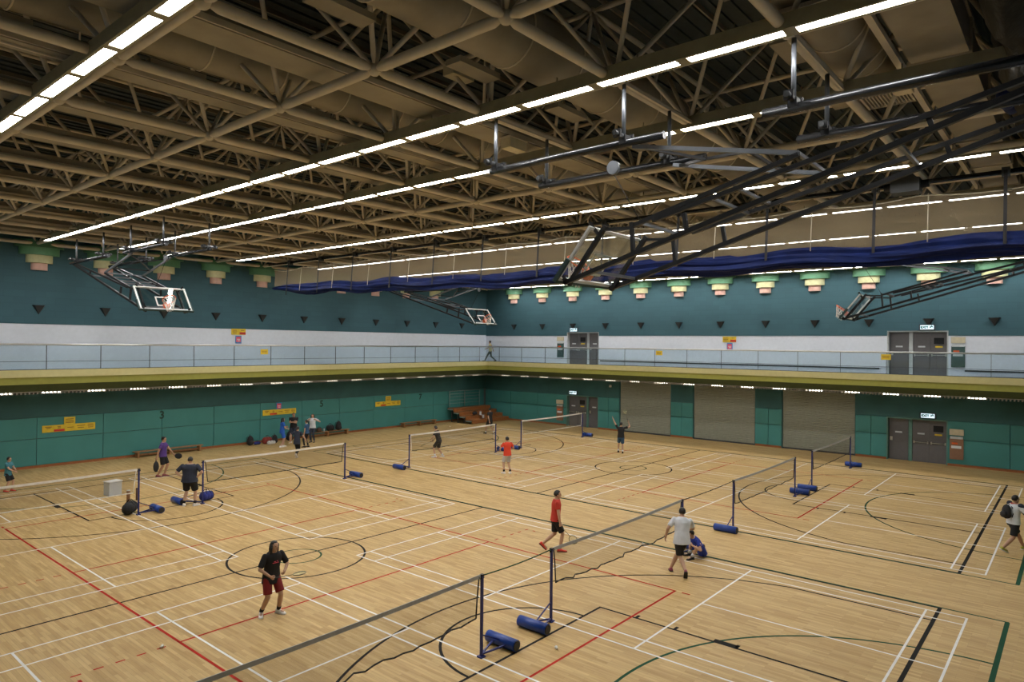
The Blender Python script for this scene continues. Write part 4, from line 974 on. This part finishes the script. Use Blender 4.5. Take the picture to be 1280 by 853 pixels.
    if hairstyle == 'long':
        h.loft([ring(hp(-.045, 0, .06), .08*k, .05*k, 12, hl, hdir), ring(hp(-.062, 0, -.05), .085*k, .05*k, 12, hl, hdir), ring(hp(-.068, 0, -.16), .080*k, .042*k, 12, hl, hdir), ring(hp(-.07, 0, -.24), .05*k, .025*k, 12, hl, hdir)])
        for s in (1, -1): cap(h, hp(.015, s*.082, .03), hp(.0, s*.088, -.14), .028*k, .022*k, 8)
    if hairstyle == 'tail':
        h.ell(hp(-.125, 0, .03), .035*k, 10, 8); cap(h, hp(-.13, 0, .02), hp(-.15, 0, -.13), .032*k, .014*k, 8)
    h.build('hair', M['hair'], t)
    # shirt
    c = MB(); inf = .026*k
    prof2 = [p for p in prof if p[0] <= .505]; rings = []
    for (h_, rx, ry) in [(-.06-hem, .178, .130)]+prof2[1:]+[(.525, .075, .072)]:
        m_ = min(1, max(0, h_/.25)); sv = (ps*(1-m_)+sd*m_).normalized(); fv = sv.cross(lv); bb = bust*.03*k if .27 < h_ < .39 else 0
        c0 = pel+lv*(h_*k) if h_ > 0 else pel+V(0, 0, h_*k)
        if h_ <= 0: sv, fv = ps, pf
        rings.append(ring(c0+fv*bb, rx*k*w+inf, ry*k*w+inf, 18, sv, fv))
    c.loft(rings)
    for (e, wr), sh in zip(arms, shs):
        if sleeve <= 1: q_ = sh+(e-sh)*sleeve; c.ell(sh, .057*k*w**.5, 12, 8); c.tube(sh, q_, .058*k*w**.5, 12, .064*k*w**.4)
        else: c.ell(sh, .064*k*w**.5, 12, 8); cap(c, sh, e, .064*k*w**.5, .055*k); c.tube(e, e+(wr-e)*.92, .054*k, 12, .040*k)
    blob(c, .013, 'shirt', M[top], t, 3)
    # shorts or trousers
    c = MB(); c.loft([ring(pel+V(0, 0, h_*k), rx*k*w+.012*k, ry*k*w+.012*k, 18, ps, pf) for h_, rx, ry in ((-.12, .15, .11), (-.05, .168, .118), (.02, .150, .100))])
    for (kn, an, f), hp_0 in zip(feet_, hips):
        if legs == 'short': q_ = hp_0+(kn-hp_0)*.88; c.ell(hp_0, .10*k*w**.6, 12, 8); c.tube(hp_0, q_, .103*k*w**.6, 14, .092*k*w**.5)
        elif legs == 'mini': q_ = hp_0+(kn-hp_0)*.62; c.ell(hp_0, .10*k, 12, 8); c.tube(hp_0, q_, .102*k, 14, .095*k)
        else: cap(c, hp_0, kn, .095*k*w**.6, .066*k); c.tube(kn, kn*.06+an*.94, .064*k, 12, .050*k)
    blob(c, .013, 'shorts' if legs != 'long' else 'trousers', M[bottom], t, 2)
    # shoes
    for (kn, an, f), s in zip(feet_, (1, -1)):
        ty = f[3]; sx = V(math.cos(ty)*math.cos(f[4]), math.sin(ty)*math.cos(f[4]), -math.sin(f[4])); sy = V(-math.sin(ty), math.cos(ty), 0); sz = sx.cross(sy); o_ = an-sz*(.085*k)
        def P_(a, c_, d): return o_+(sx*a+sy*c_+sz*d)*k
        R = []
        for a, hw, hh in ((-.075, .026, .075), (-.06, .038, .098), (.0, .042, .10), (.05, .044, .085), (.11, .048, .062), (.16, .044, .048), (.195, .026, .030)):
            R.append([P_(a, hw*math.cos(2*PI*i/12), hh/2+hh/2*math.sin(2*PI*i/12)) for i in range(12)])
        so = MB().loft(R).build('shoe', M[shoe], t)
        R2 = [[P_(a, -hw, d) for d in (0, .022)]+[P_(a, hw, d) for d in (.022, 0)] for a, hw in ((-.08, .028), (-.06, .042), (.05, .047), (.12, .05), (.17, .045), (.20, .022))]
        MB().loft(R2, sm=False).build('sole', M['sh_white'] if shoe in ('sh_white', 'sh_lime') else M['sh_black'], so)
        if socks: MB().tube(an+(kn-an)*.02, an+(kn-an)*.22, .045*k, 12, .050*k).build('sock', M[socks], t)
    if collar: cc = MB().ring(pel+lv*(.515*k), lv, .085*k*w, .020*k, 20, 6, None, .080*k).build('collar', M[collar], t)
    if print_:
        a = pel+lv*(.33*k)+fd*(.135*k*w); pm = MB(); 
        for q_, (u0, u1, v) in enumerate(((-.07, .07, 0), (-.04, .0, .03), (.02, .05, .035))): pm.bar(a+sd*(u0*k)+lv*(v*k), a+sd*(u1*k)+lv*(v*k), .012, .012)
        pm.build('shirt_print', M[print_], t)
    return t, [(p, d, n_, q) for (p, d, n_, q, g) in hands_tip], [g for *_, g in hands_tip]
def world(t, v): return Matrix.Translation(t.location) @ Matrix.Rotation(t.rotation_euler.z, 4, 'Z') @ v
def racket(p, d, nrm, label):
    """grip at p, pointing along d (world)"""
    d = Vector(d).normalized(); nrm = Vector(nrm); nrm = (nrm-d*nrm.dot(d)).normalized(); s = d.cross(nrm)
    t = thing('badminton_racket', label, 'racket', p)
    MB().tube(-d*.07, d*.13, .014, 8).build('grip', M['grip'], t); MB().tube(d*.13, d*.40, .008, 6).build('shaft', M['racket'], t)
    c = d*.53; MB().ring(c, nrm, .13, .011, 28, 6, tuple(d), .105).build('head_frame', M['racket'], t)
    n = 28; vs = [c+d*(.125*math.cos(2*PI*i/n))+s*(.10*math.sin(2*PI*i/n)) for i in range(n)]
    MB().add(vs, [tuple(range(n))]).build('strings', M['rstring'], t)
R_ = -PI/2+YAW          # facing picture right
A_ = YAW; T_ = YAW+PI; Lf = YAW+PI/2
# near left player, facing us and to the right
p1, ax, g = person('woman with long black hair in black shirt and dark red shorts holding a racket', -2.62, -3.1, 0, R_-.75, 1.68, 1.05, .16, 0, drop=.03, feet=((.02, .17, 0, .3, 0), (-.10, -.17, 0, -.5, 0)), hands=((.30, .16, 1.00), (.24, -.16, .93)), top='cl_black', bottom='cl_dred', shoe='sh_white', hairstyle='long', head=(.2, 0), socks='cl_black', hem=.10, print_='pinkred', sleeve=.85, curl=(.6, .9))
racket(world(p1, g[1]), (math.cos(R_+.25), math.sin(R_+.25), .12), (0, 0, 1), 'racket held level by the woman in black and dark red')
# red shirt walker
p2, ax, g = person('man in red shirt and black shorts walking right with a racket, red shoes', 5.12, -4.98, 0, R_+.05, 1.76, 1.0, .05, 0, feet=((-.34, .10, .10, 0, .75), (.12, -.10, 0, 0, 0)), hands=((-.02, .27, .80), (.10, -.24, .80)), top='cl_red', bottom='cl_black', shoe='sh_red', skin='skin', head=(0, -.05), curl=(.5, 1.), vox=.0105)
racket(world(p2, g[1]), (math.cos(R_)*.62, math.sin(R_)*.62, -.66), (math.cos(A_), math.sin(A_), 0), 'racket hanging from the hand of the red shirted walker')
# man in white, stooping to the right
person('man in pale shirt and black shorts seen from behind, leaning in mid step', 5.76, -8.55, 0, A_+.05, 1.76, 1.14, .30, -.10, drop=.04, feet=((-.40, .02, .10, -.2, .95), (.20, .22, .0, -.1, .15)), hands=((.18, .36, .86), (.46, -.26, .96)), top='cl_white', bottom='cl_black', shoe='sh_purple', head=(-.25, -.15), hem=.05, curl=(.6, .6), sleeve=.75)
# seated boy in blue
person('boy in royal blue shirt and shorts crouching on the floor by the net post', 7.42, -8.36, 0, Lf+.25, 1.60, .95, .62, 0, drop=.69, feet=((.40, .15, 0, .2, 0), (.30, -.16, 0, -.3, 0)), hands=((.40, .16, .40), (.36, -.10, .30)), top='cl_royal', bottom='cl_royal', shoe='sh_black', head=(.0, -.35), curl=(.7, .7), socks='cl_white', knee=((.5, .4, .8), (.5, -.4, .8)))
# backpack man at right edge
p5, ax, g = person('man in white and navy shirt with a backpack walking right, yellow green shoes', 13.98, -14.93, 0, R_+.1, 1.70, 1.05, .08, 0, feet=((.42, .10, .02, 0, -.15), (-.40, -.10, .07, 0, .45)), hands=((.40, .20, 1.14), (.36, -.24, 1.08)), top='cl_white', bottom='cl_black', shoe='sh_lime', skin='skin2', head=(-.1, -.02), collar='cl_red', curl=(.6, .6), drop=.03)
c = MB()
for s in (1, -1):
    sh = V(.055, s*.195, 1.36); cap(c, sh, sh+V(.10, s*.03, -.19), .078, .070, 12)
blob(c, .014, 'navy_sleeves', M['cl_navy'], p5, 2)
bp_ = backpack(world(p5, V(-.235, 0, .97)), R_+.1-PI/2, M['bag_black'], 'black backpack worn by the man walking at the right edge', .82)
bp_.rotation_euler = (-.08, 0, R_+.1+PI/2+PI)
# far right court players
p6, ax, g = person('man in black shirt and blue shorts seen from behind, arms raised', 21.6, 2.75, 0, A_-.15, 1.72, 1.0, .02, 0, feet=((.16, .13, .02, 0, .2), (-.05, -.10, .0, 0, .1)), hands=((.10, .44, 1.86), (.12, -.40, 1.66)), top='cl_black', bottom='cl_tealblue', shoe='sh_black', head=(0, .1), elbow=((0, 1, -.4), (0, -1, -.3)), socks='cl_white', curl=(.5, .9), vox=.013)
racket(world(p6, g[1]), (-.22*math.cos(R_)-.1, -.22*math.sin(R_), .95), (math.cos(A_), math.sin(A_), 0), 'racket raised by the man in black and blue')
person('man in orange red shirt and light grey shorts with his back to us', 12.95, 3.5, 0, A_+.45, 1.70, 1.0, .04, 0, feet=((.05, .14, 0, .2, 0), (-.05, -.13, 0, -.2, 0)), hands=((.30, .24, 1.02), (.26, -.22, 1.04)), top='cl_orange', bottom='cl_grey', shoe='sh_white', head=(.15, -.05), socks='cl_black', vox=.013, hem=.02)
p8, ax, g = person('man in black shirt and shorts crouching forward behind the far net', 13.9, 8.95, 0, Lf-.35, 1.72, .95, .32, 0, drop=.05, feet=((.15, .14, 0, .2, 0), (-.15, -.16, 0, -.2, 0)), hands=((.36, .20, .92), (.40, -.20, .84)), top='cl_black', bottom='cl_black', shoe='sh_white', head=(0, 0), socks='cl_white', vox=.013)
racket(world(p8, g[1]), (math.cos(Lf)*.8, math.sin(Lf)*.8, -.35), (0, 0, 1), 'racket held low by the crouching man in black')
person('man in dark shirt and shorts striding near the bleacher', 22.35, 13.0, 0, R_+2.4, 1.74, 1.0, .05, 0, feet=((.30, .10, .02, 0, 0), (-.30, -.10, .06, 0, .4)), hands=((-.20, .26, .84), (.22, -.28, .86)), top='cl_black', bottom='cl_black', shoe='sh_black', head=(-1.2, 0), hairstyle='bald', socks='cl_white', vox=.013)
# big man in navy, back to us, hands on hips
person('heavy man in navy shirt and black shorts, hands on hips, back to us', .62, 7.85, 0, A_+.1, 1.78, 1.48, .03, 0, feet=((0, .19, 0, .25, 0), (0, -.19, 0, -.55, 0)), hands=((-.02, .235, .98), (-.02, -.235, .98)), top='cl_navy', bottom='cl_black', shoe='sh_white', head=(0, -.35), elbow=((-.3, 1, 0), (-.3, -1, 0)), socks='cl_black', sleeve=.8, belly=1.1, hem=.02, curl=(.3, .3), vox=.012)
# purple shirt man walking right with bags
p11, ax, g = person('man in purple shirt and black shorts walking right with a dark bag', 2.25, 13.95, 0, R_+.1, 1.76, 1.0, .02, 0, feet=((.02, .11, 0, 0, 0), (-.16, -.10, .0, 0, .1)), hands=((.34, .20, .92), (-.16, -.30, .78)), top='cl_purple', bottom='cl_black', shoe='sh_purple', skin='skin2', head=(0, -.1), curl=(.9, .9), vox=.013)
t = thing('racket_cover', 'black racket bag hanging from the hand of the man in purple', 'bag', world(p11, g[1]), 0)
b = MB(); b.ell((0, 0, -.32), (.12, .08, .24)); blob(b, .016, 'bag_body', M['bag_black'], t); MB().path([(-.03, 0, -.1), (0, 0, .0), (.03, 0, -.1)], .01, 6).build('handle', M['strap'], t)
t = thing('racket_case', 'black fan shaped racket cover held forward by the man in purple', 'bag', world(p11, g[0]), R_)
b = MB(); b.ell((.18, 0, -.04), (.17, .03, .13)); b.tube((0, 0, 0), (.1, 0, -.02), .025, 8); blob(b, .014, 'cover', M['bag_black'], t)
# boy at left edge
person('small boy in teal shirt, black shorts and red shoes by the left net', -2.98, 15.2, 0, R_+.05, 1.36, .95, .05, 0, feet=((.10, .09, 0, 0, 0), (-.04, -.09, 0, 0, 0)), hands=((.34, .06, 1.02), (.36, -.08, .98)), top='cl_teal', bottom='cl_black', shoe='sh_red', head=(0, -.1), vox=.012, hem=.06)
# group by the left wall
person('woman with long hair in blue shirt and blue shorts beside the wall bags', 10.25, 17.75, 0, R_+.6, 1.66, .98, .04, 0, feet=((.08, .10, 0, 0, 0), (-.10, -.10, 0, 0, 0)), hands=((.26, .06, 1.12), (.30, -.10, 1.02)), top='cl_blue', bottom='cl_blue', shoe='sh_white', hairstyle='long', head=(0, -.1), vox=.014, bust=.6, hem=.04)
person('man in black shirt facing us with folded arms by the wall', 11.6, 18.75, 0, T_+.1, 1.78, 1.1, .02, 0, feet=((0, .14, 0, .2, 0), (0, -.14, 0, -.2, 0)), hands=((.25, -.06, 1.16), (.27, .08, 1.20)), top='cl_black', bottom='cl_navy', shoe='sh_white', skin='skin2', head=(.2, 0), vox=.014, elbow=((-.2, 1, -.5), (-.2, -1, -.5)))
person('woman in navy shirt and dark trousers running away from us to the group', 8.75, 13.9, 0, A_-.1, 1.64, .95, .10, 0, feet=((.12, .08, 0, 0, 0), (-.22, -.06, .16, 0, .8)), hands=((-.04, .36, .90), (.14, -.46, .88)), top='cl_navy', bottom='cl_black', legs='long', shoe='sh_white', hairstyle='tail', head=(-.1, -.1), vox=.0125, hem=.10)
person('child in teal blue top and dark trousers standing in front of the woman in white', 11.15, 16.7, 0, Lf-.2, 1.56, .92, .03, 0, feet=((.08, .10, 0, .2, 0), (-.04, -.10, 0, -.2, 0)), hands=((.06, .22, .82), (.10, -.22, .86)), top='cl_tealblue', bottom='cl_black', legs='long', shoe='sh_black', hairstyle='tail', head=(-.1, 0), vox=.014)
person('woman in white shirt and dark jeans with both hands raised to her shoulders', 12.45, 18.1, 0, T_-.1, 1.70, .98, .02, 0, feet=((0, .10, 0, .15, 0), (0, -.10, 0, -.15, 0)), hands=((.08, .22, 1.32), (.08, -.22, 1.32)), top='cl_white', bottom='cl_denim', legs='long', shoe='sh_black', hairstyle='long', head=(.2, -.05), vox=.014, bust=.7, elbow=((.1, 1, -.7), (.1, -1, -.7)))
# guard on the gallery
person('guard in cream shirt and dark green trousers striding along the far gallery corner', 28.55, 18.6, ZG, Lf, 1.72, .95, .04, 0, drop=.05, feet=((.42, .07, .01, 0, -.2), (-.38, -.07, .05, 0, .4)), hands=((-.22, .34, .92), (.34, -.30, .98)), top='cl_cream', bottom='cl_dgreen', legs='long', shoe='sh_black', head=(-.3, 0), vox=.015)
